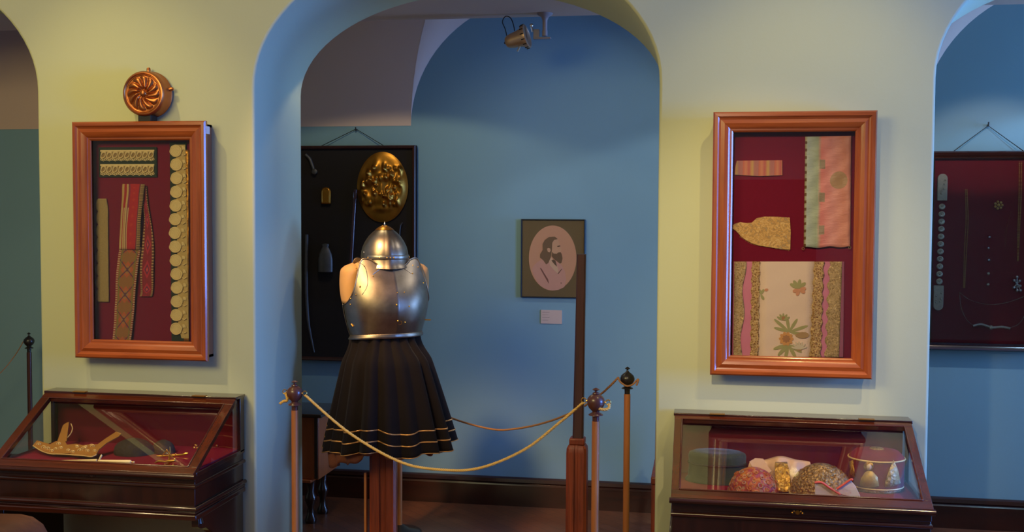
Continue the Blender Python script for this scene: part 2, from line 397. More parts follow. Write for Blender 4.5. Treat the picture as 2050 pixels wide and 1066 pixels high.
def stripes_uv(name, stops, extra=None, rough=.85, thread=400):
    t = NT(name); u, v, _ = t.sep(t.tc('UV')); c = t.ramp(u, stops, True)
    if extra: c = extra(t, u, v, c)
    n_ = t.noise(t.tc(), thread, 2); t.bump(n_, .4, .001); return t.out(t.mix(t.m('MULTIPLY', n_, .4), c, C(60, 30, 20)), rough, sheen=.1)
def diamonds(t, u, v, rep, su, thr, off=.5, uc=.5):
    fv = t.m('ABSOLUTE', t.m('SUBTRACT', t.m('FRACT', t.m('ADD', t.m('MULTIPLY', v, rep), off)), .5))
    fu = t.m('ABSOLUTE', t.m('MULTIPLY', t.m('SUBTRACT', u, uc), su)); return t.m('LESS_THAN', t.m('ADD', fv, fu), thr)
def edge_ticks(t, u, v, c, lo, hi, rep, a, b):
    tick = t.m('GREATER_THAN', t.m('FRACT', t.m('MULTIPLY', v, rep)), .5)
    e = t.m('MAXIMUM', t.m('LESS_THAN', u, lo), t.m('GREATER_THAN', u, hi))
    return t.mix(e, c, t.mix(tick, a, b))
RED = C(206, 34, 40)
def ex_top(t, u, v, c):
    d = t.m('MULTIPLY', diamonds(t, u, v, 9, 3, .22, .5, .55), .8); c = t.mix(d, c, C(222, 70, 40))
    w = t.m('MULTIPLY', t.m('GREATER_THAN', v, .45), t.m('LESS_THAN', u, .36)); w = t.m('MULTIPLY', w, t.m('GREATER_THAN', t.m('FRACT', t.m('MULTIPLY', u, 11)), .5))
    c = t.mix(w, c, C(226, 196, 140)); e = t.m('GREATER_THAN', u, .84); tk = t.m('GREATER_THAN', t.m('FRACT', t.m('MULTIPLY', v, 42)), .5)
    return t.mix(e, c, t.mix(tk, C(70, 40, 40), C(220, 180, 110)))
m_top = stripes_uv('red_striped_band_weave', [(0, C(222, 180, 110)), (.09, C(190, 40, 40)), (.2, C(226, 190, 120)), (.28, C(150, 50, 80)), (.36, RED), (.78, C(120, 50, 70)), (.83, C(220, 180, 110))], ex_top)
def ex_low(t, u, v, c):
    d1 = diamonds(t, u, v, 4, 1.1, .2); d2 = diamonds(t, u, v, 4, 1.1, .34); d3 = diamonds(t, u, v, 8, 2, .16, 0, .28); d4 = diamonds(t, u, v, 8, 2, .16, 0, .72)
    x1 = t.m('LESS_THAN', t.m('ABSOLUTE', t.m('SUBTRACT', t.m('PINGPONG', t.m('MULTIPLY', v, 4), .5), t.m('ABSOLUTE', t.m('SUBTRACT', u, .5)))), .035)
    c = t.mix(d2, c, C(216, 110, 60)); c = t.mix(d1, c, C(190, 140, 80)); c = t.mix(diamonds(t, u, v, 4, 2, .1), c, C(110, 40, 50))
    c = t.mix(d3, c, C(210, 90, 50)); c = t.mix(d4, c, C(200, 80, 60)); c = t.mix(x1, c, C(110, 70, 90))
    g = t.m('LESS_THAN', t.m('ABSOLUTE', t.m('SUBTRACT', t.m('ABSOLUTE', t.m('SUBTRACT', u, .5)), .34)), .02); c = t.mix(g, c, C(140, 140, 60))
    return edge_ticks(t, u, v, c, .1, .91, 44, C(230, 200, 150), C(180, 60, 50))
m_low = stripes_uv('tan_diamond_band_weave', [(0, C(176, 120, 62)), (.99, C(176, 120, 62))], ex_low)
def ex_r(t, u, v, c):
    c = t.mix(diamonds(t, u, v, 6, 1.3, .4), c, C(210, 50, 70)); c = t.mix(diamonds(t, u, v, 6, 1.3, .24), c, C(120, 40, 80)); c = t.mix(diamonds(t, u, v, 6, 1.3, .12), c, C(230, 90, 90))
    return edge_ticks(t, u, v, c, .16, .85, 50, C(214, 170, 110), C(110, 60, 50))
m_rt = stripes_uv('crimson_diamond_band_weave', [(0, C(160, 34, 50)), (.99, C(160, 34, 50))], ex_r)
band = thing('woven_band', 'long red and tan woven band folded in three, pinned in left frame', 'textile', K(255, 690))
mb, _ = ribbon([(284, 294, 372), (288, 298, 410), (290, 303, 440), (286, 309, 490), (282, 309, 540), (283, 308, 580), (281, 305, 594)], .006); mb.build('hanging_end', m_rt, band, solid=.002)
mb, _ = ribbon([(243, 285, 496), (237, 279, 540), (234, 274, 590), (232, 270, 640), (229, 265, 685)], .014); mb.build('lower_band', m_low, band, solid=.002)
mb, _ = ribbon([(250, 294, 369), (249, 291, 400), (245, 286, 450), (243, 284, 500)], .02); mb.build('upper_band', m_top, band, solid=.002)
# lace strips on the green velvet card
def rect_px(x0, y0, x1, y1, d0, d1, mb=None):
    a = K(x0, y0, d0); b = K(x1, y1, d0); return (mb or MB()).box(a.x, b.x, YK-d1, YK-d0, b.z, a.z)
tag(rect_px(198, 295, 315, 355, .001, .006).build('velvet_card', M['greencard'], bevel=.002), 'dark green velvet card behind two short cream lace strips', 'card')
def lace_strip(x0, x1, yt, yb, label, n=9):
    a = K(x0, yt); b = K(x1, yb); w = (b.x-a.x); h = a.z-b.z; y = YK-.009; mb = MB()
    mb.box(a.x, b.x, y-.001, y+.001, a.z-h*.16, a.z)
    for i in range(n):
        cx = a.x+w*(i+.5)/n; cz = a.z-h*.48; rx = w/n*.36; rz = h*.26
        mb.tube([(cx+rx*cos(q*pi/7)+.3*rz*sin(q*pi/7), y-.001, cz+rz*sin(q*pi/7)) for q in range(14)], h*.055, 5, closed=True)
        mb.tube([(cx-rx*1.3, y, cz-rz*1.0), (cx-rx*.9, y, cz+rz*.9), (cx+.2*rx, y, cz+rz*1.25), (cx+rx*1.3, y, cz+rz*.9)], h*.05, 5)
        for j in (-1, 0, 1):
            ex = cx+j*w/n*.33; ez = b.z+h*(.13-.07*(j == 0))
            mb.tube([(ex+w/n*.14*cos(q*pi/5), y, ez+h*.08*sin(q*pi/5)) for q in range(10)], h*.04, 5, closed=True)
    k = len(mb.f); mb.box(a.x+w*.01, b.x-w*.01, y+.001, y+.0018, b.z+h*.2, a.z-h*.1, 1)
    return tag(mb.build('lace_strip', [M['lace'], M['lacenet']]), label, 'lace', 'short lace strips on the green card')
lace_strip(203, 311, 301, 322, 'upper of the two short cream lace strips on green card')
lace_strip(203, 311, 329, 351, 'lower of the two short cream lace strips on green card')
# grey-gold scalloped lace at the left
mb = MB(); rows = []
for i in range(81):
    v = i/80; py = 398+207*v; sc = 5*abs(sin(v*pi*8))**.7; l = 197-sc-.5; r = 216+2*v-(3*(1-v*12) if v < .08 else 0)
    rows.append([K(l+(r-l)*j/8, py, .004+.001*sin(j+i*.5)) for j in range(9)])
mb.grid(rows); M['oldlace'] = plain('grey_gold_lace', C(172, 146, 92), .7, .1, .22, 160, .6, .002)
tag(mb.build('scalloped_lace', M['oldlace'], solid=.0015), 'narrow grey-gold lace with scalloped left edge, in left frame', 'lace')
# rose lace on green card with gold ribbon
tag(rect_px(340, 285, 377, 684, .001, .005).build('velvet_card', M['greencard'], bevel=.002), 'tall dark green velvet strip behind the rose lace', 'card')
mb = MB(); rows = []
for i in range(61):
    v = i/60; py = 300+385*v; l = 364+4*v; rows.append([K(l+(377-l+1)*j/4, py, .006+.0015*sin(i*1.1+j)) for j in range(5)])
mb.grid(rows); M['goldcloth'] = plain('crinkled_gold_ribbon', C(196, 134, 40), .4, .6, .3, 60, .8, .004)
tag(mb.build('gold_ribbon', M['goldcloth'], solid=.001), 'crinkled gold ribbon running beside the tall rose lace', 'ribbon')
mb = MB(); rows = []
M['rosebase'] = plain('cream_lace_ground', C(208, 178, 116), .9, 0, .2, 200, .6, .002)
for i in range(101):
    v = i/100; py = 290+388*v; l = 352+5*v; r = 371+7*v; l += (0 if v < .93 else (v-.93)*90*1.0); rows.append([K(l+(r-l)*j/4, py, .008) for j in range(5)])
mb.grid(rows, m=1)
for i in range(14):
    v = (i+.45)/14; py = 290+384*v; cx = 352+1.5*sin(i*.8)+6*max(0, v-.6); c = K(cx, py, .0115); r = .0262
    for rr, zz in ((1.0, .0035), (.72, .0028), (.45, .0024), (.2, .0022)):
        mb.tube([(c.x+r*rr*cos(q*pi/16)*(1+.05*sin(q*1.2)), c.y, c.z+r*rr*sin(q*pi/16)*.93) for q in range(32)], zz, 6, m=0, closed=True)
    mb.lathe([(r*.95, .002), (r*.9, -.001), (.0001, -.002)], (c.x, c.y, c.z), 32, 'y', m=0)
    e = K(cx+16, py-6, .0115)
    for s_, ang in ((1, .9), (-1, -.7), (1, 2.2)):
        d = Vector((cos(ang), 0, sin(ang))); pq = Vector((-d.z, 0, d.x)); base = e-d*.004
        mb.add([base-d*.008, base+pq*.006-Vector((0, .002, 0)), base+d*.012, base-pq*.006-Vector((0, .002, 0))], [(0, 1, 2, 3)], 0)
    e = K(cx+15, py+8, .0115); mb.tube([e+Vector((-.008, 0, .004)), e+Vector((0, 0, -.003)), e+Vector((.012, 0, .003))], .0025, 5, m=0)
tag(mb.build('rose_lace', [M['lace'], M['rosebase']]), 'tall cream lace of fourteen round roses at right side of left frame', 'lace')
# ------------------------------------------------------------------ copper mould on the left frame
cm = thing('copper_mould', 'round copper baking mould with twelve swirled petals standing on left frame', 'mould', (-2.435, 4.55, 2.151))
CX, CZ, RM, Y0 = -2.432, 2.274, .1, 4.515
mb = MB(); mb.lathe([(.102, 4.592), (.104, 4.585), (.101, 4.58), (.1, 4.54), (.098, 4.522), (.093, Y0), (.088, Y0-.001), (.084, Y0+.004)], (CX, 0, CZ), 64, 'y', cap=False); mb.build('mould_body', M['copper'], cm)
mb = MB(); rows = []
NA = 240
for i in range(49):
    r = .0001+.085*i/48; row = []
    for k in range(NA):
        a = 2*pi*k/NA; q = a-.85*(r/.085)**.7; pet = abs(sin(q*6)); rn = r/.085
        env = max(0, min(1, (rn-.17)/.18)); edge = .80+.09*pet**.6
        h = .011*(pet**.7)*env*sqrt(max(0, 1-(min(1, rn/edge))**6)); 
        if rn > .93: h += .003*sin((rn-.93)/.07*pi)
        if rn < .19: h = .013*sqrt(max(0, 1-(rn/.19)**2))
        row.append((CX+r*cos(a), Y0+.006-h, CZ+r*sin(a)))
    rows.append(row)
mb.grid(rows, cu=True, uv=False); mb.build('petal_relief', M['copper'], cm, smooth=80)
for ang in (90, 165, 12):
    a = radians(ang); c = Vector((CX+.107*cos(a), 4.57, CZ+.107*sin(a)))
    MB().tube([c-Vector((.008*cos(a), 0, .008*sin(a))), c+Vector((.006*cos(a), 0, .006*sin(a))), c+Vector((.012*cos(a), 0, .012*sin(a)))], .008, 10, rs=[.009, .009, .006]).build('hanging_lug', M['copper'], cm)
MB().box(CX-.032, CX+.03, 4.53, 4.59, 2.15, 2.182).build('stand', M['blackrub'], cm, bevel=.004)
# ------------------------------------------------------------------ right frame textiles
def frag(name, label, pts, d, mat, cat='textile', fringe=None):
    mb = MB(); mb.prism([(K(a, b, d).x, K(a, b, d).z) for a, b in pts], YK-d-.0015, YK-d)
    if fringe:
        for (a, b), (c_, d_) in fringe:
            n = int(hypot(c_-a, d_-b)/2.2)
            for i in range(n):
                q = K(a+(c_-a)*i/n, b+(d_-b)*i/n, d); mb.tube([q, q+Vector((random.uniform(-.002, .002), -.001, -.004-random.random()*.004))], .0006, 4)
    return mb.build(name, mat)
t = NT('orange_striped_silk'); x, y, z = t.sep(t.tc('Object')); f = t.m('FRACT', t.m('MULTIPLY', t.m('ADD', x, 1), 16))
c = t.ramp(f, [(0, C(206, 84, 60)), (.2, C(222, 140, 90)), (.4, C(198, 70, 70)), (.6, C(212, 176, 80)), (.75, C(180, 110, 100))]); M['osilk'] = t.out(t.mix(t.m('MULTIPLY', t.noise(t.tc(), 60, 3), .5), c, C(210, 120, 100)), .6)
tag(frag('silk_fragment', '', [(1475, 322), (1566, 321), (1566, 351), (1520, 353), (1471, 350), (1472, 335)], .004, M['osilk']), 'small rectangular orange striped silk scrap at upper left of right frame', 'textile')
t = NT('torn_gold_brocade'); n_ = t.noise(t.tc(), 45, 5, .7, 2); M['tornbroc'] = t.out(t.ramp(n_, [(.35, C(246, 208, 140)), (.5, C(228, 172, 90)), (.6, C(180, 140, 90)), (.7, C(246, 220, 170))]), .6, .1); t.bump(t.noise(t.tc(), 60, 4, .6, 2), .8, .004)
tag(frag('brocade_scrap', '', [(1467, 451), (1472, 448), (1482, 445), (1494, 447), (1505, 446), (1515, 437), (1530, 434), (1550, 434), (1581, 436), (1583, 465), (1582, 500), (1565, 499), (1540, 495), (1520, 492), (1505, 487), (1492, 480), (1482, 472), (1473, 462), (1466, 458)], .004, M['tornbroc'],
    fringe=[((1505, 487), (1582, 500)), ((1482, 472), (1505, 487))]), 'torn tan and gold brocade scrap with ragged lower edge in right frame', 'textile')
# pale striped silk panel
t = NT('teal_and_pink_silk'); u, v, _ = t.sep(t.tc('UV')); n_ = t.noise(t.mp(t.tc('UV'), (3, 2, 1)), 3, 3); u2 = t.m('ADD', u, t.m('MULTIPLY', t.m('SUBTRACT', n_, .5), .06))
c = t.ramp(u2, [(0, C(170, 150, 100)), (.06, C(186, 196, 184)), (.28, C(176, 184, 148)), (.36, C(236, 136, 124)), (.6, C(238, 156, 146)), (.85, C(236, 150, 122)), (1, C(232, 156, 136))])
dd = t.m('LESS_THAN', t.m('ADD', t.m('POWER', t.m('MULTIPLY', t.m('SUBTRACT', u, .74), 5), 2), t.m('POWER', t.m('MULTIPLY', t.m('SUBTRACT', v, .4), 12), 2)), .9)
c = t.mix(t.m('MULTIPLY', dd, .75), c, C(176, 150, 96)); ck = t.m('MULTIPLY', t.m('LESS_THAN', u, .045), t.m('GREATER_THAN', t.m('FRACT', t.m('MULTIPLY', v, 15)), .6)); c = t.mix(ck, c, C(110, 76, 30))
ck = t.m('MULTIPLY', t.m('LESS_THAN', t.m('ABSOLUTE', t.m('SUBTRACT', u, .38)), .06), t.m('GREATER_THAN', t.m('FRACT', t.m('MULTIPLY', v, 3.4)), .72)); c = t.mix(t.m('MULTIPLY', ck, .7), c, C(120, 140, 100))
t.bump(t.noise(t.mp(t.tc(), (1, 1, 3)), 24, 4, .6), .6, .006); M['psilk'] = t.out(c, .5, sheen=.2)
mb = MB(); rows = []
for i in range(41):
    v = i/40; l = 1612-3*v; r = 1704-2*v; a = 274+222*v; rows.append([K(l+(r-l)*j/14, a-(2*j/14)+1.5*sin(j*.9+i*.1)*(v), .012+.0018*sin(i*.8+j*.9)+.0012*sin(i*.31-j*1.7)) for j in range(15)])
mb.grid(rows); sp = mb.build('striped_silk', M['psilk'], solid=.0015); tag(sp, 'tall silk panel striped grey-teal and pink in upper right of right frame', 'textile')
for cx, cy in ((1608, 498), (1701, 496)):
    mb = MB(); p = K(cx, cy, .014); mb.tube([p+Vector((.005*cos(q*pi/4), 0, .005*sin(q*pi/4))) for q in range(8)], .0012, 5, closed=True)
    mb.build('corner_ring', M['lacenet'], sp)
# cream brocade: one panel with its sewn parts
bro = thing('brocade_textile', 'large cream floral brocade with gold lace bands filling bottom of right frame', 'textile', K(1575, 716))
def pane(x0, x1, xb0, xb1, y0, y1, d, name, mat, nu=6, nv=20, wl=0, wr=0, fr=8, par=bro, jag=0):
    mb = MB(); rows = []
    for i in range(nv*4+1):
        v = i/(nv*4); l = x0+(xb0-x0)*v+wl*sin(v*fr*2*pi); r = x1+(xb1-x1)*v+wr*sin(v*fr*2*pi+1)+jag*(i % 2)
        rows.append([K(l+(r-l)*j/nu, y0+(y1-y0)*v, d+.0008*sin(i*.3+j)) for j in range(nu+1)])
    mb.grid(rows); return mb.build(name, mat, par, solid=.001)
M['pinksilk'] = plain('rose_pink_silk', C(222, 130, 160), .6, 0, .06, 20, .2, .003)
t = NT('cream_brocade'); n_ = t.noise(t.tc(), 5, 3); M['cream'] = t.out(t.mix(n_, C(252, 222, 198), C(246, 210, 182)), .6, sheen=.1); t.bump(t.noise(t.tc(), 300, 2), .3, .0015)
def lacey(name, a, b, c_):
    t = NT(name); v = t.voro(t.tc(), 130); n_ = t.noise(t.tc(), 60, 4, .6, 3); 
    m_ = t.out(t.ramp(t.m('ADD', t.m('MULTIPLY', v, .6), t.m('MULTIPLY', n_, .5)), [(.25, a), (.45, b), (.6, c_)]), .45, .45); t.bump(n_, 1, .006); return m_
M['goldlace'] = lacey('gold_metal_lace', C(130, 80, 44), C(200, 146, 84), C(236, 196, 130))
M['paleband'] = lacey('pale_gold_lace', C(176, 136, 90), C(208, 170, 110), C(226, 192, 136))
pane(1469, 1690, 1466, 1688, 524, 716, .004, 'pink_ground', M['pinksilk'])
pane(1520, 1632, 1518, 1624, 524, 716, .008, 'cream_ground', M['cream'], jag=.8)
pane(1470, 1492, 1468, 1484, 524, 716, .008, 'pale_lace_band', M['paleband'], wr=3, fr=2)
pane(1505, 1521, 1502, 1518, 524, 716, .011, 'gold_lace_band', M['goldlace'], wl=1.2, wr=.8, fr=9, jag=1)
pane(1630, 1649, 1621, 1643, 524, 716, .011, 'gold_lace_band', M['goldlace'], wl=1.2, wr=1.5, fr=8, jag=1)
pane(1660, 1686, 1652, 1680, 524, 716, .008, 'pale_lace_band', M['paleband'], wl=2.5, fr=7)
mb = MB(); 
NPET = [0]
def petal(cx, cy, ang, L, Wd, m, d=.0095):
    NPET[0] += 1; d = d+.00012*(NPET[0] % 12)
    c0 = K(cx, cy, d); s_ = .0021; dx, dz = cos(ang), sin(ang); pts = []
    for q in range(12):
        tt = q/12*2*pi; a = (1-cos(tt))/2*L*s_; b = sin(tt)*Wd*s_*.5*(.6+.4*sin(tt/2)); pts.append((c0.x+dx*a-dz*b, c0.z+dz*a+dx*b))
    mb.prism(pts, c0.y-.0006-.0002*m, c0.y, m)
GR = [plain('faded_green_silk_thread', C(176, 168, 110), .6), plain('pale_orange_silk_thread', C(226, 160, 92), .6), plain('brown_silk_thread', C(184, 128, 84), .6), plain('fawn_silk_thread', C(184, 146, 100), .6), plain('white_silk_thread', C(226, 208, 180), .6), plain('salmon_silk_thread', C(226, 156, 116), .6)]
for ang in (20, 60, 100, 140, 165, -10): petal(1580, 665, radians(ang), 30 if ang not in (20, 140) else 38, 7, 0)
for ang in (200, 230, 260, 300, 330): petal(1578, 690, radians(ang), 30, 8, 0)
for k in range(10): petal(1574, 679, k*2*pi/10, 14, 8, 1, .0105)
for k in range(8): petal(1574, 679, k*2*pi/8, 8, 5, 2, .0115)
petal(1592, 672, .05, 26, 14, 3, .0108); petal(1600, 704, pi/2, 16, 16, 3, .0108)
for k in range(7): petal(1600, 700, radians(20+k*24), 16, 4, 4, .0115)
mb.build('flower_embroidery', GR, bro, smooth=0); mb = MB()
for ang in (40, 80, 120, 150): petal(1598, 578, radians(ang), 18, 8, 0)
for ang in (200, 250, 330, 10): petal(1600, 580, radians(ang), 13, 8, 5)
mb.build('flower_embroidery', GR, bro, smooth=0); mb = MB()
for k in range(5): petal(1568, 642, radians(30+k*30), 14, 5, 0)
petal(1568, 642, 1.5, 8, 8, 2)
mb.build('flower_embroidery', GR, bro, smooth=0); mb = MB()
for ang in (60, 110, -60): petal(1523, 590, radians(ang), 12, 6, 0)
petal(1530, 582, .3, 8, 6, 5)
mb.build('flower_embroidery', GR, bro, smooth=0)
# ------------------------------------------------------------------ desk cases
def bar3(mb, a, b, w, h, up=Vector((0, 0, 1)), m=None):
    """rectangular bar from a to b, w across, h along up"""
    a = Vector(a); b = Vector(b); t = (b-a).normalized(); u = (up-t*up.dot(t)).normalized(); s_ = t.cross(u)
    vs = [p+s_*(i*w/2)+u*(j*h/2) for p in (a, b) for i, j in ((-1, -1), (1, -1), (1, 1), (-1, 1))]
    return mb.add(vs, [(0,1,2,3),(7,6,5,4),(0,4,5,1),(1,5,6,2),(2,6,7,3),(3,7,4,0)], m)
def desk_case(x0, x1, label, zt=.938, zl=.706, yt=4.5, yl=4.055, floor_z=.705, member=(.04, .04)):
    t = thing('table_display_case', label, 'display case', ((x0+x1)/2, 4.33, 0))
    sv = Vector((0, yl-yt, zl-zt)); L = sv.length; sv.normalize(); nv = Vector((0, sv.z, -sv.y)); 
    if nv.z < 0: nv = -nv
    def sp(x, s_, n=0): return Vector((x, yt, zt))+sv*s_+nv*n
    def slab(mb, xa, xb, sa, sb, n0, n1, m=None):
        mb.add([sp(x, s_, n) for x in (xa, xb) for s_ in (sa, sb) for n in (n0, n1)], [(0,1,3,2),(4,6,7,5),(0,4,5,1),(2,3,7,6),(0,2,6,4),(1,5,7,3)], m)
    w, w2 = member; mb = MB()
    slab(mb, x0, x1, 0, w, -.022, 0, 0); slab(mb, x0, x1, L-w2, L, -.022, 0, 0)
    slab(mb, x0, x0+w, w, L-w2, -.022, 0, 1); slab(mb, x1-w, x1, w, L-w2, -.022, 0, 1)
    # thin bead round the glass and the rounded nose along the front
    for a, b in ((sp(x0+w, w, .001), sp(x1-w, w, .001)), (sp(x0+w, L-w2, .001), sp(x1-w, L-w2, .001)), (sp(x0+w, w, .001), sp(x0+w, L-w2, .001)), (sp(x1-w, w, .001), sp(x1-w, L-w2, .001))): mb.tube([a, b], .0035, 8, m=0)
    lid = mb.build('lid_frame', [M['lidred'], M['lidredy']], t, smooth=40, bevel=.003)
    MB().tube([sp(x0-.006, L+.004, -.012), sp(x1+.006, L+.004, -.012)], .011, 12).build('lid_nosing', M['mah_h'], lid, smooth=60)
    mb = MB(); slab(mb, x0+w-.006, x1-w+.006, w-.006, L-w2+.006, -.013, -.010); mb.build('lid_glass', M['glassclear'], lid, smooth=0)
    MB().box(x0-.004, x1+.004, yt-.006, 4.59, zt-.006, zt+.006).build('top_ledge', M['mah_h'], t, bevel=.002)
    for hx in (x0+.17, x1-.17): MB().box(hx-.03, hx+.03, yt-.014, yt+.012, zt+.005, zt+.0085).build('hinge', M['brass'], t)
    # inside: back, velvet floor, side glass
    MB().box(x0+.02, x1-.02, 4.562, 4.572, floor_z-.005, zt-.006).build('back_lining', M['velvetdark'], t, smooth=0)
    MB().box(x0+.014, x1-.014, yl+.03, 4.562, floor_z-.012, floor_z).build('velvet_floor', M['velvet'], t, smooth=0)
    for x in (x0+.006, x1-.006):
        s_ = 1 if x < (x0+x1)/2 else -1; g = MB()
        pts = [(4.54, floor_z), (4.54, zt-.012), (yt, zt-.012), (yl+.03, zl-.002+.01), (yl+.03, floor_z-.004)]
        g.prismx(pts, x-.0015, x+.0015); g.build('side_glass', M['glassclear'], t, smooth=0)
        MB().box(x-.008, x+.008, 4.54, 4.585, .69, zt-.004).build('corner_stile', M['mah_v'], t, bevel=.002)
        MB().box(x-.008, x+.008, yl+.028, 4.585, .682, .7).build('side_rail', M['mah_h'], t, bevel=.002)
    # carcase with two rounds and the moulded bottom
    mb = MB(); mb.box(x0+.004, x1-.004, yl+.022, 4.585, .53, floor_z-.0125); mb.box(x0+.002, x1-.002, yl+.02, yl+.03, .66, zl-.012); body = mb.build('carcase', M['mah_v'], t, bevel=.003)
    for z_, r, e in ((.643, .010, .004), (.552, .010, .01), (.535, .007, .005)):
        y_ = yl+.022-e+.004; xa, xb = x0+.004-e+.004, x1-.004+e-.004
        MB().tube([(xa, 4.585, z_), (xa, y_, z_), (xb, y_, z_), (xb, 4.585, z_)], r, 10).build('moulding_round', M['mah_h'], body, smooth=60)
    MB().box(x0-.006, x1+.006, yl+.008, 4.585, .506, .53).build('lower_moulding', M['mah_h'], body, bevel=.005)
    for x in (x0+.012, x1-.012):
        s_ = .022; pts = [(4.575, 0), (4.575, .507), (yl+.05, .507), (yl+.05, .47), (yl+.08, .455), (yl+.12, .45), (yl+.18, .41), (yl+.22, .33), (yl+.25, .2), (yl+.29, .08), (yl+.3, 0)]
        MB().prismx(pts, x-s_ if x > x0+.1 else x-.01, x+.01 if x > x0+.1 else x+s_).build('leg_bracket', M['mah_v'], t, bevel=.003)
        MB().lathe([(.0001, .47), (.016, .472), (.02, .483), (.016, .495), (.012, .506)], (x, yl+.07, 0), 16).build('corner_drop', M['mah_v'], t)
    e = MB(); ex = P(1597, 1017, yl+.02).x if x0 > -1 else P(183, 950, yl+.02).x; ez = .672
    e.lathe([(.0001, yl+.019), (.008, yl+.0195), (.009, yl+.022)], (ex, 0, ez), 16, 'y')
    for s_ in (-1, 1):
        for q in (0, 1): e.ball((ex+s_*(.012+.006*q), yl+.021, ez+.004-.006*q), .0042, 8)
    e.build('keyhole_plate', M['brass'] if x0 > -1 else M['knobwood'], body)
    return t
desk_case(-2.912, -2.0, 'mahogany glazed desk case under left frame, holding embroidered girdle and ivory dagger', zl=.70, yl=4.085, floor_z=.704)
desk_case(-.1, .822, 'mahogany glazed desk case under right frame, holding embroidered caps', zl=.712, yl=4.045, floor_z=.684, member=(.03, .045))
# ------------------------------------------------------------------ things in the left case
def Y(py): return 4.2+(918-py)*.0042
def poly3(mb, pts, yfun, th=.003, m=None):
    f = [P(a, b, yfun(b)) for a, b in pts]; bk = [p+Vector((0, th*.7, -th*.7)) for p in f]; n = len(f)
    return mb.add(f+bk, [tuple(range(n)), tuple(range(2*n-1, n-1, -1))]+[(i, (i+1) % n, n+(i+1) % n, n+i) for i in range(n)], m)
M['girdle'] = plain('tan_gold_embroidery', C(172, 118, 52), .6, .15, .25, 120, .7, .003)
M['girdle2'] = plain('pale_gold_cord', C(240, 206, 140), .5, .3, .2, 120, .5, .002)
g = thing('embroidered_girdle', 'gold-embroidered girdle with two upturned straps lying in left desk case', 'girdle', P(130, 905, 4.25))
mb = MB(); body = [(66, 892), (74, 882), (84, 888), (100, 890), (112, 884), (130, 884), (134, 891), (152, 889), (166, 892), (180, 890), (196, 890), (200, 897), (192, 911), (183, 914), (166, 912), (150, 911), (140, 908), (122, 909), (100, 908), (82, 902)]
c0 = (130, 899); 
for i in range(len(body)): poly3(mb, [body[i], body[(i+1) % len(body)], c0], Y, .006)
mb.build('girdle_band', M['girdle'], g, smooth=0)
poly3(MB(), [(114, 886), (126, 852), (131, 848), (138, 845), (133, 884)], Y, .005).build('strap', M['girdle'], g, smooth=0)
poly3(MB(), [(194, 891), (212, 878), (232, 865), (243, 868), (238, 874), (214, 887), (200, 899)], Y, .005).build('strap', M['girdle'], g, smooth=0)
MB().tube(smoothpath([P(a, b, Y(b)+.01) for a, b in ((142, 849), (145, 858), (142, 868), (135, 877))]), .0022, 6).build('strap_loop', M['girdle2'], g)
def scroll(cx, cy, r, turns=1.6, ph=0):
    MB().tube([P(cx+r*(1-q/26)*cos(ph+q*turns*2*pi/24), cy+r*.7*(1-q/26)*sin(ph+q*turns*2*pi/24), Y(cy)-.005) for q in range(25)], .0019, 5).build('embroidered_scroll', M['girdle2'], g)
for a in ((78, 890, 5, 2), (112, 899, 5, 0), (122, 897, 4, 3), (172, 895, 4, 1), (190, 903, 4, 2), (154, 895, 4, 4), (137, 902, 5, 1), (146, 905, 4, 3), (88, 896, 7, 0), (96, 899, 6, 2), (104, 903, 5, 1), (118, 889, 5, 2), (160, 902, 6, 0), (168, 899, 6, 3), (176, 903, 5, 1), (184, 894, 6, 4)): scroll(a[0], a[1], a[2], 1.6, a[3])
mb = MB(); mb.tube(smoothpath([P(a, b, Y(b)-.002) for a, b in ((66, 893), (82, 903), (100, 909), (122, 910), (140, 911), (150, 912), (166, 913), (183, 915), (193, 911))]), .0022, 6); mb.build('edge_cord', M['girdle2'], g)
def dome(name, label, cx, ytop, hw, yc, fz, mats, cat='cap', prof=None, sy=.85, n=48, dz=None, parent=None):
    c = P(cx, ytop, yc); R_ = hw/FPX*(c-EYE).dot(FWD); H_ = c.z-fz
    prof = prof or [(1, 0), (1.0, .12), (.97, .3), (.88, .52), (.72, .72), (.5, .87), (.25, .97), (.0005, 1)]
    rows = []
    for r, z in prof:
        rows.append([(c.x+R_*r*cos(2*pi*k/n)*(1+(dz(2*pi*k/n, z) if dz else 0)), yc+R_*sy*r*sin(2*pi*k/n), fz+H_*z) for k in range(n)])
    mb = MB(); mb.grid(rows, cu=True, uv=False); return mb, c, R_, H_
M['darkfur'] = plain('black_brown_cap_cloth', C(46, 32, 28), .8, 0, .5, 60, .8, .006)
M['darkfelt'] = plain('dark_grey_felt', C(58, 48, 42), .85, 0, .3, 50, .5, .004)
mb, *_ = dome('', '', 268, 878, 42, 4.38, .705, 0, sy=.8, dz=lambda a, z: .06*sin(3*a+z*4)); tag(mb.build('folded_cap', M['darkfur'], smooth=80), 'black-brown crumpled cap lying behind the ivory dagger', 'cap')
mb, *_ = dome('', '', 327, 881, 24, 4.42, .705, 0, sy=.8); tag(mb.build('felt_cap', M['darkfelt'], smooth=80), 'low dark grey felt cap at back of left desk case', 'cap')
d = thing('ivory_dagger', 'small pale ivory dagger with pointed sheath at front of left desk case', 'dagger', P(190, 925, 4.15))
def cone_px(mb, pts, y, m=None):
    q = [P(a, b, y) for a, b, r in pts]; mb.tube(q, 1, 12, m=m, rs=[r*.00185 for a, b, r in pts]); return mb
cone_px(MB(), [(118, 922.5, .4), (140, 922.5, 1.2), (180, 922.5, 2.6), (194, 922.5, 3.2), (195, 922.5, 1)], 4.15).build('sheath', M['ivory'], d)
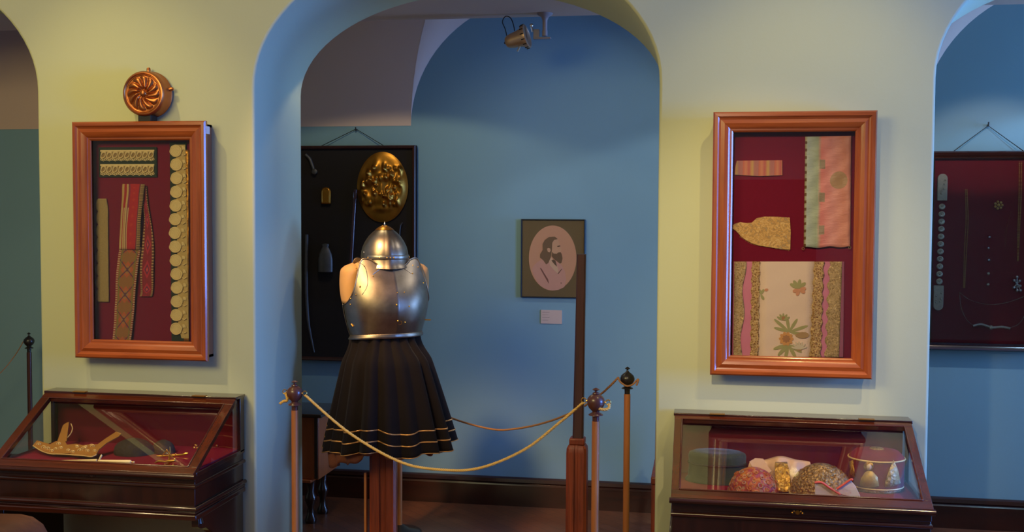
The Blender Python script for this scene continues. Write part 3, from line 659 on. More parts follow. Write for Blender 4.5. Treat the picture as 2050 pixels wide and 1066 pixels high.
cone_px(MB(), [(197, 923, 2.2), (203, 923.5, 2.6), (230, 924.5, 3.4), (260, 925.5, 4.4), (262, 925.5, 3.6), (263, 925.5, 1.5), (266, 926, 1.4), (268, 926, 2.4), (270, 926, .6)], 4.15).build('handle', M['ivory'], d)
cone_px(MB(), [(196, 927, 1.4), (200, 919, 2), (203, 913, 2.4), (203.5, 911, 1)], 4.15).build('crossguard', M['ivory'], d)
h = thing('brass_hilt', 'openwork polished brass hilt standing near front right of left desk case', 'hilt', P(345, 930, 4.17))
cone_px(MB(), [(314, 914, 2.4), (322, 914, 3), (335, 913, 1.8), (345, 913, 3.4), (350, 912, 2.2), (366, 911, 2.6), (372, 909, 3.6), (377, 908, 1.2)], 4.19).build('grip', M['gold'], h)
cone_px(MB(), [(340, 895, .8), (340.5, 905, 1.4), (339, 918, 2.4), (337, 930, 3.2)], 4.17).build('crossguard', M['gold'], h)
cone_px(MB(), [(310, 927, 1.2), (318, 924, 3.2), (330, 925, 2), (338, 924, 3.4), (350, 923, 3), (352, 924, 1)], 4.15).build('crossguard', M['gold'], h)
mb = MB()
for a, b, r in ((334, 902, 2), (342, 926, 3), (350, 920, 2.6), (330, 931, 2.4), (347, 931, 2.4), (352, 910, 2)): mb.ball(P(a, b, 4.165), r*.0018, 10)
cone_px(mb, [(324, 913, .8), (330, 906, 1.1), (334, 902, 1.2)], 4.18); cone_px(mb, [(334, 902, 1), (342, 912, 1.5), (350, 920, 1.2), (342, 926, 1.4), (330, 931, 1)], 4.165)
mb.build('scroll_work', M['gold'], h)
bt = MB(); 
for a, b, r in ((389, 897, 3), (393, 893, 2.6), (395, 898, 3.2), (391, 892, 2)): bt.ball(P(a, b, 4.4), r*.0019, 10)
tag(bt.build('gilt_button', M['gold']), 'small gilt knot button at right of left desk case', 'button')
tag(MB().ball(P(434, 893, 4.42), .005, 10).build('round_bead', M['copper']), 'tiny dark bead seen through right side glass of left desk case', 'bead')
# ------------------------------------------------------------------ things in the right case
FZ = .686
M['greenhat'] = plain('dark_green_cloth', C(44, 52, 34), .85, 0, .3, 40, .5, .004, sheen=.2)
mb, c, R_, H_ = dome('', '', 1436, 903, 60, 4.44, FZ, 0, prof=[(1.05, 0), (1.04, .06), (.96, .14), (.93, .5), (.95, .84), (.92, .93), (.8, .98), (.4, .96), (.0005, .95)], sy=.62)
hat = tag(mb.build('green_hat', M['greenhat'], smooth=60), 'dark green brimless hat at left end of right desk case', 'hat')
MB().tube([(c.x+R_*.95*cos(a*pi/24), 4.44+R_*.62*.95*sin(a*pi/24), FZ+H_*.6) for a in range(48)], .004, 6, closed=True).build('hat_band', M['black'], hat)
def flowered(name, base, cols, sc, metal=.1, thr=.5, rough=.5):
    t = NT(name); v = t.n('ShaderNodeTexVoronoi'); t.L(t.tc(), v.inputs[0]); v.inputs['Scale'].default_value = sc
    n_ = t.noise(t.tc(), sc*1.1, 3, .6, 1); r1 = t.ramp(n_, [(.3, cols[0]), (.45, base), (.6, cols[1]), (.75, cols[2])])
    ring = t.m('LESS_THAN', t.m('ABSOLUTE', t.m('SUBTRACT', v.outputs['Distance'], .32)), .07); c = t.mix(t.m('MULTIPLY', ring, .7), r1, cols[3])
    t.bump(t.m('ADD', v.outputs['Distance'], n_), .7, .008); return t.out(c, rough, metal, sheen=.1)
M['redcap'] = flowered('red_flowered_embroidery', C(176, 60, 46), [C(150, 60, 110), C(206, 116, 40), C(196, 140, 90), C(190, 150, 110)], 42)
mb, c, R_, H_ = dome('', '', 1509, 936, 49, 4.27, .686, 0, sy=.85); rc = tag(mb.build('skullcap', M['redcap'], smooth=80), 'red and orange flowered round cap between green hat and gold-beaded cap', 'cap')
TH_ = [plain('tan_thread', C(190, 150, 104), .6), plain('orange_thread', C(206, 112, 40), .6)]
for i in range(26):
    a = -pi+pi*(i*.381966 % 1); u = .08+.82*i/26; r = R_*sqrt(max(0, 1-u**2.2)); nrm = Vector((cos(a)*(1-u*.6), sin(a)*(1-u*.6), u)).normalized(); t1 = nrm.cross(Vector((0, 0, 1))).normalized(); t2 = nrm.cross(t1)
    p = Vector((c.x+r*cos(a), 4.27+r*.85*sin(a), .686+H_*u))+nrm*.002; s_ = .006 if i % 3 else .009
    MB().tube([p+t1*(s_*cos(q*pi/6))+t2*(s_*sin(q*pi/6)) for q in range(12)], .0014, 4, closed=True).build('embroidered_rosette', TH_[i % 2], rc)
# cream bonnet with gold front
bn = thing('cream_bonnet', 'cream silk bonnet with gold embroidered front behind the red flowered cap', 'bonnet', P(1562, 990, 4.4))
M['creamsilk'] = plain('cream_silk', C(222, 178, 140), .5, 0, .1, 24, .5, .008)
M['goldbroc'] = flowered('gold_brocade', C(186, 130, 40), [C(120, 80, 40), C(226, 176, 70), C(200, 150, 90), C(230, 190, 100)], 60, .5, rough=.35)
c = P(1562, 917, 4.4); mb = MB(); rows = []
for i in range(17):
    v = i/16; row = []
    for j in range(41):
        u = j/40; px = 1497+131*u; top = 917+(14*(abs(u-.5)*2)**2.6)-2.5*cos(u*4*pi)+(10 if u > .97 or u < .02 else 0); py = top+(990-top)*v
        row.append(P(px, py, 4.42-.09*sin(pi*u)*(v**.6)+.006*sin(u*23+v*3)))
    rows.append(row)
mb.grid(rows, uv=False); mb.build('bonnet_crown', M['creamsilk'], bn, solid=.004, smooth=80)
mb = MB(); rows = []
for i in range(13):
    v = i/12; row = []
    for j in range(11):
        u = j/10; px = 1552+(24-2*v)*u+3*v+10*sin(v*2)*(u-.3); py = 926+60*v; row.append(P(px, py, 4.40-.09*(v**.6)-.014-.003*sin(i*1.7+j)))
    rows.append(row)
mb.grid(rows, uv=False); mb.build('gold_front', M['goldbroc'], bn, solid=.003, smooth=80)
poly3(MB(), [(1500, 925), (1512, 918), (1528, 919), (1537, 934), (1545, 944), (1536, 950), (1520, 942), (1505, 934)], lambda b: 4.345-(b-920)*.0006, .004).build('bonnet_flap', M['creamsilk'], bn, smooth=0)
# gold-beaded cap with white and pink lappets
M['beadcap'] = flowered('gold_beaded_net', C(150, 112, 60), [C(96, 70, 60), C(190, 150, 90), C(170, 140, 130), C(220, 180, 120)], 90, .55, rough=.3)
mb, c, R_, H_ = dome('', '', 1645, 928, 61, 4.28, .686, 0, sy=.8); bc = tag(mb.build('beaded_cap', M['beadcap'], smooth=80), 'large gold-beaded round cap with sequins in right desk case', 'cap')
mb = MB()
for i in range(150):
    a = -pi+pi*random.random(); u = random.random()*.9+.05; r = R_*sqrt(max(0, 1-u**2.2))*1.01; mb.ball((c.x+r*cos(a), 4.28+r*.8*sin(a), .686+H_*u), .0018+.0016*random.random(), 6)
mb.build('sequin_work', M['gold'], bc)['kind'] = 'stuff'
MB().tube([(c.x+R_*1.0*cos(a*pi/30), 4.28+R_*.8*sin(a*pi/30), .692) for a in range(60)], .004, 6, closed=True).build('rim_cord', M['girdle2'], bc)
M['satin'] = plain('white_pink_satin', C(232, 206, 190), .35, 0, .06, 16, .4, .004); M['pinkedge'] = plain('coral_pink_edging', C(222, 92, 76), .4, 0, .1, 30)
for pts, edge, w_ in (([(1631, 968), (1642, 966), (1655, 974), (1682, 991), (1680, 995), (1631, 992)], [(1631, 967), (1645, 967), (1660, 977), (1682, 991)], 'left'),
                  ([(1675, 981), (1703, 962), (1712, 972), (1723, 994), (1700, 995), (1682, 990)], [(1675, 980), (1690, 970), (1703, 961), (1707, 962)], 'right')):
    lp = tag(poly3(MB(), pts, lambda b: 4.15, .006).build('satin_lappet', M['satin'], smooth=0, bevel=.002), 'white satin lappet with coral pink edge, %s of the pair before the beaded cap' % w_, 'lappet', 'pair of satin lappets')
    MB().tube(smoothpath([P(a, b, 4.146) for a, b in edge]), .0042, 8).build('pink_edging', M['pinkedge'], lp)
# purple mitre
mi = thing('purple_mitre', 'purple crown-shaped mitre embroidered with gold haloed figures at right end', 'mitre', P(1755, 997, 4.32))
M['purple'] = plain('purple_velvet', C(118, 26, 52), .85, 0, .2, 60, .4, .003, spec=.2)
M['silvergold'] = flowered('silver_gilt_embroidery', C(190, 160, 100), [C(120, 90, 60), C(206, 180, 130), C(214, 190, 150), C(230, 206, 160)], 60, .35)
cc = P(1755, 945, 4.42); mx = cc.x; R0 = 54/FPX*(cc-EYE).dot(FWD); my = 4.43; zt_ = P(1755, 926, 4.34).z; zb_ = P(1755, 982, 4.34).z; ztop = P(1755, 899, 4.43).z
def ring(r, z, n=48, sag=0): return [(mx+r*cos(2*pi*k/n), my+r*.85*sin(2*pi*k/n), z+sag*sin(2*pi*k/n)) for k in range(n)]
MB().grid([ring(R0*.98, zb_-.004), ring(R0*.98, (zb_+zt_)/2), ring(R0*1.0, zt_), ring(R0*.97, zt_+.008), ring(R0*.78, ztop-.006), ring(R0*.45, ztop), ring(.0004, ztop+.001)], cu=True, uv=False).build('velvet_crown', M['purple'], mi, smooth=80)
MB().grid([ring(R0*.9, FZ-.0), ring(R0*.93, zb_-.002), ring(R0*.88, zb_-.002), ring(R0*.86, FZ)], cu=True, uv=False).build('lower_band', M['silvergold'], mi, smooth=80)
MB().tube(ring(R0*1.01, zt_), .0032, 6, closed=True).build('pearl_cord', M['girdle2'], mi); MB().tube(ring(R0*.96, zb_), .0035, 6, closed=True).build('pearl_cord', M['girdle2'], mi)
def on_mitre(px, py, off=.004):
    """point of the mitre's side seen at that place"""
    d_ = FWD + RT*((px-1025)/FPX) - UP*((py-533)/FPX); a = d_.x**2+(d_.y/.85)**2; ex, ey = -mx, -my; b = 2*(d_.x*ex+d_.y*ey/.7225); R2 = R0*.99+off; c_ = ex*ex+ey*ey/.7225-R2*R2
    q = sqrt(max(0, b*b-4*a*c_)); t_ = (-b-q)/(2*a); return EYE+d_*t_
def mpatch(pts, mats, name, m=None, off=.004, cen=None):
    mb = MB(); cx = sum(p[0] for p in pts)/len(pts); cy = sum(p[1] for p in pts)/len(pts); v = [on_mitre(a, b, off) for a, b in pts]+[on_mitre(cx, cy, off)]; n = len(pts)
    mb.add(v, [(i, (i+1) % n, n) for i in range(n)]); return mb.build(name, mats, mi, solid=.003, smooth=60)
M['goldfig'] = plain('gold_thread_figure', C(200, 160, 84), .45, .3, .2, 160, .6, .002)
mpatch([(1720, 974), (1724, 958), (1732, 946), (1739, 943), (1747, 945), (1757, 956), (1760, 974), (1740, 977)], M['goldfig'], 'robed_figure')
mpatch([(1739+10*cos(k*pi/8), 934+9*sin(k*pi/8)) for k in range(16)], M['goldbroc'], 'halo', off=.003)
mpatch([(1740+5*cos(k*pi/6), 936+6*sin(k*pi/6)) for k in range(12)], M['satin'], 'figure_head', off=.006)
mpatch([(1789, 922), (1797, 940), (1803, 968), (1786, 974), (1772, 975), (1773, 962), (1780, 942)], M['silvergold'], 'pointed_panel')
mpatch([(1700, 925), (1707, 922), (1710, 940), (1712, 958), (1703, 950), (1701, 936)], M['goldbroc'], 'side_embroidery')
MB().lathe([(.03, ztop-.001), (.022, ztop+.004), (.0004, ztop+.006)], (mx, my, 0), 24).build('top_boss', M['beadcap'], mi)
# ------------------------------------------------------------------ armour on its stand
AX, AY = -1.505, 5.12; AR = radians(36)
def T(x, y, z):   # local front = -y, turned towards the right
    return Vector((AX+x*cos(AR)-y*sin(AR), AY+x*sin(AR)+y*cos(AR), z))
def interp(tab, z):
    n = len(tab); z = min(max(z, tab[0][0]), tab[-1][0])
    for k in range(n-1):
        if z <= tab[k+1][0]:
            (z0, a0), (z1, a1) = tab[k], tab[k+1]; h = z1-z0; q = (z-z0)/h
            m0 = (a1-a0)/h if k == 0 else (a1-tab[k-1][1])/(z1-tab[k-1][0]); m1 = (a1-a0)/h if k == n-2 else (tab[k+2][1]-a0)/(tab[k+2][0]-z0)
            return (2*q**3-3*q*q+1)*a0+(q**3-2*q*q+q)*h*m0+(3*q*q-2*q**3)*a1+(q**3-q*q)*h*m1
    return tab[-1][1]
stand = thing('mannequin_stand', 'tailor-style torso on square red-brown wooden post wearing the steel armour', 'mannequin', (AX, AY, 0))
mb = MB(); rows = []
M['linen'] = plain('tan_linen', C(206, 156, 100), .8, 0, .08, 40, .3, .002); M['skin'] = M['linen']
BW = [(1.0, .15), (1.15, .15), (1.3, .175), (1.40, .185), (1.46, .188), (1.50, .168), (1.525, .12), (1.55, .06), (1.58, .05), (1.6, .048)]
BD = [(1.0, .10), (1.3, .115), (1.42, .105), (1.48, .085), (1.52, .065), (1.56, .055), (1.6, .05)]
for i in range(34):
    z = 1.0+.6*i/33; a, b = interp(BW, z), interp(BD, z); rows.append([T(a*abs(cos(q))**.85*(1 if cos(q) > 0 else -1), b*sin(q), z) for q in [2*pi*k/48 for k in range(48)]])
mb.grid(rows, cu=True, uv=False)
for s_ in (-1, 1):   # closed arm stumps
    rows = []
    for i in range(15):
        v = i/14; r = (.062 if v < .2 else .062-.014*(v-.2)/.8); r *= sqrt(min(1, v/.16)) if v < .16 else (sqrt(max(1e-4, 1-((v-.93)/.07)**2)) if v > .93 else 1)
        c = (s_*(.163+.016*sin(v*2.6)), .008, 1.515-.205*v); rows.append([T(c[0]+r*.8*cos(2*pi*k/24), c[1]+r*1.05*sin(2*pi*k/24), c[2]) for k in range(24)])
    mb.grid(rows, cu=True, uv=False)
mb.build('torso', M['linen'], stand, smooth=80)
mb = MB(); pw = .064; pc = P(768, 1000, 5.12); PX = pc.x; a = radians(12)
prof = [(-pw, -pw*.8), (-pw*.8, -pw), (-pw*.25, -pw), (-pw*.2, -pw*.86), (pw*.2, -pw*.86), (pw*.25, -pw), (pw*.8, -pw), (pw, -pw*.8), (pw, pw*.8), (pw*.8, pw), (-pw*.8, pw), (-pw, pw*.8)]
rows = [[(PX+x*cos(a)-y*sin(a), AY+x*sin(a)+y*cos(a), z) for x, y in prof] for z in (.03, 1.05)]; mb.grid(rows, cu=True, uv=False); mb.build('post', M['post'], stand, smooth=20)
MB().box(PX-.22, PX+.22, AY-.22, AY+.22, 0, .045).build('base', M['post'], stand, bevel=.006)
MB().box(PX-.078, PX-.066, AY-.07, AY-.05, .03, .50).build('side_strip', M['pole'], stand, bevel=.002)
# breastplate
CA = [(1.165, .176), (1.20, .186), (1.27, .203), (1.34, .213), (1.40, .214), (1.46, .210), (1.54, .198)]
CB = [(1.165, .128), (1.20, .146), (1.25, .166), (1.30, .174), (1.35, .168), (1.40, .150), (1.46, .120), (1.54, .082)]
def cz(ph):   # upper edge of the front plate by angle from the middle
    a = abs(ph)
    tab = [(0, 1.495), (14, 1.498), (24, 1.518), (30, 1.532), (42, 1.536), (47, 1.518), (52, 1.46), (58, 1.40), (66, 1.355), (78, 1.325), (92, 1.315)]
    return interp(tab, a)
def skinpt(ph, z, off=0, back=False):
    a, b = interp(CA, z)+off, interp(CB, z)+off; p = radians(ph)
    if back: b *= .8
    k = 1+.045*exp(-(abs(ph)/9))*(1 if not back else 0)*min(1, (z-1.14)/.12)
    return T(a*sin(p)*k, -b*cos(p)*k if not back else b*cos(p), z)
bp = thing('steel_breastplate', 'polished steel cuirass with central ridge worn on the mannequin torso', 'armour', (AX, AY, 1.165))
def plate(back, lim):
    mb = MB(); rows = []; NC = 96
    for i in range(41):
        v = i/40; rows.append([skinpt(-lim+2*lim*j/NC, 1.168+(cz(-lim+2*lim*j/NC)-1.168)*v, 0, back) for j in range(NC+1)])
    mb.grid(rows, uv=False); return mb
plate(False, 88).build('front_plate', M['steel'], bp, smooth=50, solid=.0025)
plate(True, 84).build('back_plate', M['steel'], bp, smooth=50, solid=.0025)
M['edge'] = plain('bright_steel_edge', C(176, 164, 150), .34, 1, .1, 30, .05, .001)
for s_ in (-1, 1):
    MB().tube([skinpt(s_*ph, cz(ph), .001) for ph in [40+k*1.5 for k in range(33)]], .0036, 8).build('armhole_edge', M['steel'], bp, smooth=80)
MB().tube([skinpt(ph, cz(ph), .001) for ph in range(-40, 41, 2)], .003, 8).build('neck_edge', M['steel'], bp, smooth=80)
rows = []
for q, off in ((1.182, .0012), (1.176, .004), (1.170, .009), (1.165, .012), (1.161, .010), (1.166, .003)): rows.append([skinpt(ph, q-(.012*(abs(ph)/88)**2 if ph < 0 else 0), off) for ph in range(-88, 89, 2)])
MB().grid(rows, uv=False).build('waist_flange', M['steel'], bp, smooth=80, solid=.002)
# shoulder-side plate line and rivets
def pick(px, py, off=.0):
    """point of the front plate nearest to the line of sight at that place"""
    d_ = (FWD + RT*((px-1025)/FPX) - UP*((py-533)/FPX)).normalized(); best = None
    for ph in range(-86, 88, 2):
        for k in range(40):
            z = 1.17+.37*k/39; q = skinpt(ph, z, off); e = (q-EYE); dist = (e-d_*e.dot(d_)).length
            if best is None or dist < best[0]: best = (dist, ph, z)
    _, ph, z = best; return skinpt(ph, z, off)
MB().tube(smoothpath([pick(a, b, .001) for a, b in ((716, 524), (730, 535), (737, 555), (736, 575), (726, 590))], 5), .0016, 6).build('plate_seam', M['edge'], bp)
for a, b in ((714, 539), (721, 573), (729, 534), (746, 552), (826, 548), (837, 535), (848, 566), (797, 587), (810, 587), (796, 613), (820, 615), (797, 645), (812, 645), (702, 600), (701, 612), (712, 589), (826, 530)):
    q = pick(a, b, .0015); r_ = .0052 if (a, b) in ((721, 573), (796, 613), (797, 645)) else .0036; MB().ball(q, r_, 10).build('rivet', M['gold'], bp)
for a, b in (((748, 551), (764, 539)), ((824, 547), (806, 537))): MB().tube([pick(*a, .003), pick(*b, .002)], .0016, 6).build('hook_wire', M['edge'], bp)
for a, b, c_, d_ in ((703, 651, 706, 663), (852, 640, 858, 641)):
    q = pick(min(a, 850), b, .002); MB().tube([q, q+Vector((.012, -.006, -.012)) if a < 800 else q+Vector((.03, 0, 0))], .003, 6).build('strap_hook', M['gold'], bp)
mb = MB()
for k in range(9): q = pick(796, 590+k*2.6, .0012); mb.ball(q, .0012, 6)
mb.build('punched_mark', M['brass'], bp)
q = pick(800, 645, .001); MB().tube([q+Vector((.009*cos(k*pi/8), -.002, .009*sin(k*pi/8))) for k in range(16)], .0012, 6, closed=True).build('engraved_ring', M['brass'], bp)
# helmet
HR = radians(30); HX, HY = P(770, 500, 5.12).x, 5.12
def TH(x, y, z): return Vector((HX+x*cos(HR)-y*sin(HR), HY+x*sin(HR)+y*cos(HR), z))
hel = thing('steel_helmet', 'pointed steel helmet with riveted brow band resting on the cuirass', 'helmet', (HX, HY, 1.49))
HP = [(.113, 1.528), (.1145, 1.545), (.112, 1.567), (.105, 1.592), (.093, 1.617), (.077, 1.641), (.058, 1.660), (.040, 1.674), (.024, 1.684), (.010, 1.691), (.0004, 1.693)]
def hrow(r, z, n=72, tilt=0): return [TH(r*cos(2*pi*k/n)*1.0, r*sin(2*pi*k/n)*1.0*(1+.03*(sin(2*pi*k/n) < -.985)), z+tilt*sin(2*pi*k/n)) for k in range(n)]
MB().grid([hrow(r, z) for r, z in HP], cu=True, uv=False).build('bowl', M['steel'], hel, smooth=60)
MB().grid([hrow(.1145, 1.532), hrow(.117, 1.520, tilt=.010), hrow(.125, 1.508, tilt=.015), hrow(.128, 1.504, tilt=.016), hrow(.124, 1.502, tilt=.016), hrow(.113, 1.520, tilt=.01)], cu=True, uv=False).build('brim', M['steel'], hel, smooth=70)
mb = MB(); rows = []
for r, z in ((.1165, 1.532), (.118, 1.535), (.118, 1.549), (.1165, 1.552)): rows.append([TH(r*cos(radians(a)), r*sin(radians(a)), z) for a in range(210, 345, 3)])
mb.grid(rows, uv=False); mb.build('brow_band', M['edge'], hel, smooth=80, solid=.001)
for a in (215, 245, 262, 270, 278, 338): MB().ball(TH(.119*cos(radians(a)), .119*sin(radians(a)), 1.541), .004, 10).build('rivet', M['gold'], hel)
MB().ball(TH(.112*cos(radians(195)), .112*sin(radians(195)), 1.565), .0035, 10).build('rivet', M['silver'], hel)
mb = MB(); rows = [[TH((r+(.003*(k % 2)))*cos(2*pi*k/40), (r+(.003*(k % 2)))*sin(2*pi*k/40), z-(.003*(k % 2))) for k in range(40)] for r, z in ((.0435, 1.6735), (.036, 1.680), (.024, 1.6875), (.008, 1.694))]
mb.grid(rows, cu=True, uv=False); mb.build('crown_cap', M['brass'], hel, smooth=60)
MB().lathe([(.004, 1.69), (.003, 1.697), (.0045, 1.70), (.002, 1.706), (.0004, 1.712)], (HX, HY, 0), 14).build('finial', M['silver'], hel)
# skirt
sk = thing('velvet_skirt', 'dark brown-black pleated velvet skirt with gold braid hanging below the cuirass', 'skirt', (AX, AY, .58))
SX = -1.49
def hem(a):  # height of the hem by world angle, a little lower at the left front
    return .622-.010*cos(a-pi)+.014*sin(3*a+.6)+.009*sin(7*a)
PH = [0]; 
random.seed(11)
NP = 17
offs = [random.uniform(-.09, .09) for _ in range(NP)]; amp = [random.uniform(.6, 1.35) for _ in range(NP)]
def sr(a, v):
    la = a-AR; r0 = 1/sqrt((cos(la)/.176)**2+(sin(la)/.126)**2); w = min(1, v*4); w = w*w*(3-2*w)
    base = r0*(1-w)+(.168+.152*v**.85)*w; q = (a % (2*pi))/(2*pi)*NP; i = int(q) % NP; f = q-int(q)+offs[i]*sin(pi*(q-int(q)))
    fold = (.5-.5*cos(2*pi*f)); fold = fold**.7*(.55+.45*sin(i*2.4+1)**2)
    return base+(fold-.6)*(.012+.042*v)*amp[i]*(1)
def spt(a, v, off=0):
    r = sr(a, v)+off; zt_ = 1.172; h_ = hem(a)
    return Vector((AX+(SX-AX)*v+r*cos(a), AY+r*(1-.14*min(1, v*2))*sin(a), zt_+(h_-zt_)*v))
NA = 340
M['skirt'] = plain('brown_black_velvet', C(22, 14, 14), .85, 0, .2, 60, .3, .003, sheen=.06, spec=.2)
M['braid'] = plain('gold_braid', C(206, 150, 90), .4, .6, .3, 90, .8, .002)
M['lining'] = plain('rust_brown_lining', C(120, 66, 40), .8, 0, .2, 30, .5, .004)
MB().grid([[spt(2*pi*k/NA, i/30) for k in range(NA)] for i in range(31)], cu=True, uv=False).build('skirt_cloth', M['skirt'], sk, smooth=80, solid=.003)
for v, w_ in ((.805, .007), (.90, .007), (.995, .004)):
    MB().grid([[spt(2*pi*k/NA, v+d_, .0035) for k in range(NA)] for d_ in (-w_/1.2, 0, w_/1.2)], cu=True, uv=False).build('gold_braid', M['braid'], sk, smooth=80, solid=.0015)
def lpt(a, v):
    drop = .006+.062*max(0, cos(a-radians(212)))**3+.006*sin(9*a)+.006*sin(23*a+1); p = spt(a, .9, -.012); p.z = (p.z)*(1-v)+(hem(a)-drop)*v; c = Vector((SX, AY, p.z)); return c+(p-c)*(1-.06*v+.03*sin(13*a)*v)
MB().grid([[lpt(2*pi*k/NA, i/6) for k in range(NA)] for i in range(7)], cu=True, uv=False).build('ragged_lining', M['lining'], sk, smooth=80, solid=.002)
# ------------------------------------------------------------------ stanchions and ropes
def stanchion(px, py, y, ball, pole, label, onion=False, rings=True, deg=0):
    c = P(px, py, y); k = .00198*(1.0)
    t = thing('rope_stanchion', label, 'stanchion', (c.x, y, 0), 'rope stanchions')
    if not onion: prof = [(0.05, 28), (3, 27), (7, 24.5), (6.5, 23.5), (2.5, 22), (2.5, 19.5), (6.5, 18), (7, 16.5), (5.5, 16), (11, 13), (15.5, 8), (17, 2), (16.5, -4), (13, -11), (8, -16), (6.5, -18), (7.5, -19.5), (13.5, -23), (14, -24.5), (7, -26.5), (6.5, -28), (6.5, -38), (6, -38)]
    else: prof = [(0.05, 27), (2, 26), (6, 22.5), (5.5, 21.5), (2, 20.5), (2.2, 17), (5, 14), (10, 10.5), (14.5, 6), (16.5, 0), (16, -5), (12, -12), (7, -16), (6.5, -18.5), (13, -22), (13, -23.5), (6.5, -25), (6, -36)]
    MB().lathe([(r*k, z*k) for r, z in prof], tuple(c), 32).build('turned_finial', ball, t, smooth=50)
    MB().lathe([(.0145, .02), (.0145, c.z-36*k)], (c.x, y, 0), 20).build('pole', pole, t)
    MB().lathe([(.12, 0), (.12, .012), (.11, .02), (.05, .03), (.02, .05), (.0001, .05)], (c.x, y, 0), 40).build('base', ball, t, smooth=40)
    out = []
    for s_ in (-1, 1):
        a = radians(deg); dx, dy = cos(a)*s_, sin(a)*s_; e = c+Vector((dx*.034, dy*.034, .002 if s_ > 0 else .004)); ce = e+Vector((dx*.013, dy*.013, 0))
        mb = MB(); mb.tube([e-Vector((dx*.006, dy*.006, 0)), e+Vector((dx*.004, dy*.004, 0))], .003, 8); mb.tube([ce+Vector((dx*.0095*cos(q*pi/8), dy*.0095*cos(q*pi/8), .0095*sin(q*pi/8))) for q in range(16)], .0019, 6, closed=True)
        if rings: mb.build('ring_hook', M['gold'], t)
        out.append(ce)
    return t, c, out
def rope(path, label, r=.0062, mat=None, group=None, sub=10, extra=()):
    pts = smoothpath(path, sub); mb = MB(); 
    # resample evenly
    res = [pts[0]]; acc = 0
    for a, b in zip(pts, pts[1:]):
        L = (b-a).length; n = max(1, int(L/.006))
        for k in range(1, n+1): res.append(a.lerp(b, k/n))
    up = Vector((0, 0, 1)); s_ = 0
    strands = [[], [], []]
    for i, p in enumerate(res):
        t_ = (res[min(i+1, len(res)-1)]-res[max(i-1, 0)]).normalized(); u = (up-t_*up.dot(t_)).normalized(); w = t_.cross(u)
        if i: s_ += (p-res[i-1]).length
        for k in range(3): a = s_/.028*2*pi+k*2*pi/3; strands[k].append(p+u*(r*.52*cos(a))+w*(r*.52*sin(a)))
    for st in strands: mb.tube(st, r*.56, 6)
    for e in extra: mb.tube(e, r*.9, 6)
    return tag(mb.build('barrier_rope', mat or M['rope'], smooth=80), label, 'rope', group)
M['rope'] = plain('gold_tan_rope', C(246, 196, 110), .55, .1, .15, 300, .6, .001)
M['rope2'] = plain('dull_tan_rope', C(176, 124, 82), .7, 0, .15, 300, .6, .001)
t, c1, r1 = stanchion(590, 788, 4.35, M['knobwood'], M['pole'], 'wooden stanchion with dark ball finial beside left jamb of middle arch', deg=-8)
t, c2, r2 = stanchion(1193, 806, 4.1, M['knobwood'], M['pole'], 'wooden stanchion with dark ball finial in front of the tall shaft', deg=-8)
t, c3, r3 = stanchion(1256, 758, 4.95, M['knobblack'], M['pole'], 'stanchion with onion-shaped black finial, farthest right in middle arch', True, rings=False)
t, c4, r4 = stanchion(58, 683, 6.2, M['knobblack'], M['darkpost'], 'dark stanchion standing in the gloom of the left arch', True, rings=False)
t, c5, r5 = stanchion(800, 783, 5.75, M['knobblack'], M['pole'], 'stanchion hidden behind the velvet skirt', True, rings=False)
mid = [(700, 868), (800, 925), (880, 941), (960, 938), (1050, 901), (1120, 847)]
path = [r1[1]+Vector((.002, 0, -.008))]+[P(a, b, 4.35-.25*(a-605)/570) for a, b in mid]+[r2[0]+Vector((-.002, 0, -.008))]
rope(path, 'gold twisted barrier rope sagging in front of the skirt between two front stanchions')
rope([r1[0]+Vector((.002, 0, -.004)), r1[0]+Vector((.012, -.006, -.022)), r1[0]+Vector((.014, -.01, -.036)), r1[0]+Vector((0, -.01, -.038)), r1[0]+Vector((-.018, -.008, -.05))], 'short frayed rope end tied to ring of the stanchion by left jamb', .006, sub=5)
rope([r2[1]+Vector((.004, 0, -.004)), r2[1]+Vector((.004, -.008, -.02)), r2[1]+Vector((-.012, -.012, -.026)), r2[1]+Vector((-.034, -.014, -.022))], 'short rope end wrapped at the stanchion before the tall shaft', .006, sub=5)
rope([c3+Vector((-.04, -.01, .004)), P(1205, 788, 5.0), P(1160, 819, 5.12), P(1100, 844, 5.28), P(1040, 858, 5.42), P(985, 860, 5.52), P(905, 838, 5.66), P(840, 806, 5.75)+Vector((0, 0, 0)), c5+Vector((.034, 0, 0))], 'thin dull barrier rope hanging behind the tall shaft to the black-topped stanchion', .0055, M['rope2'])
rope([c3+Vector((-.04, -.01, .004)), c3+Vector((-.03, -.03, -.012)), c3+Vector((0, -.036, -.03)), c3+Vector((.026, -.02, -.024)), c3+Vector((.042, -.005, -.008)), c3+Vector((.05, -.005, -.004)), c3+Vector((.042, -.008, -.03))], 'rope knotted round the onion-shaped black finial', .0045, M['rope2'], sub=6)
rope([c4+Vector((-.034, 0, .002)), P(30, 712, 6.2), P(0, 748, 6.15), P(-60, 800, 6.1), P(-140, 820, 6.0), P(-300, 760, 5.8)], 'thin dark rope running left from the stanchion in the left arch', .003, M['rope2'])
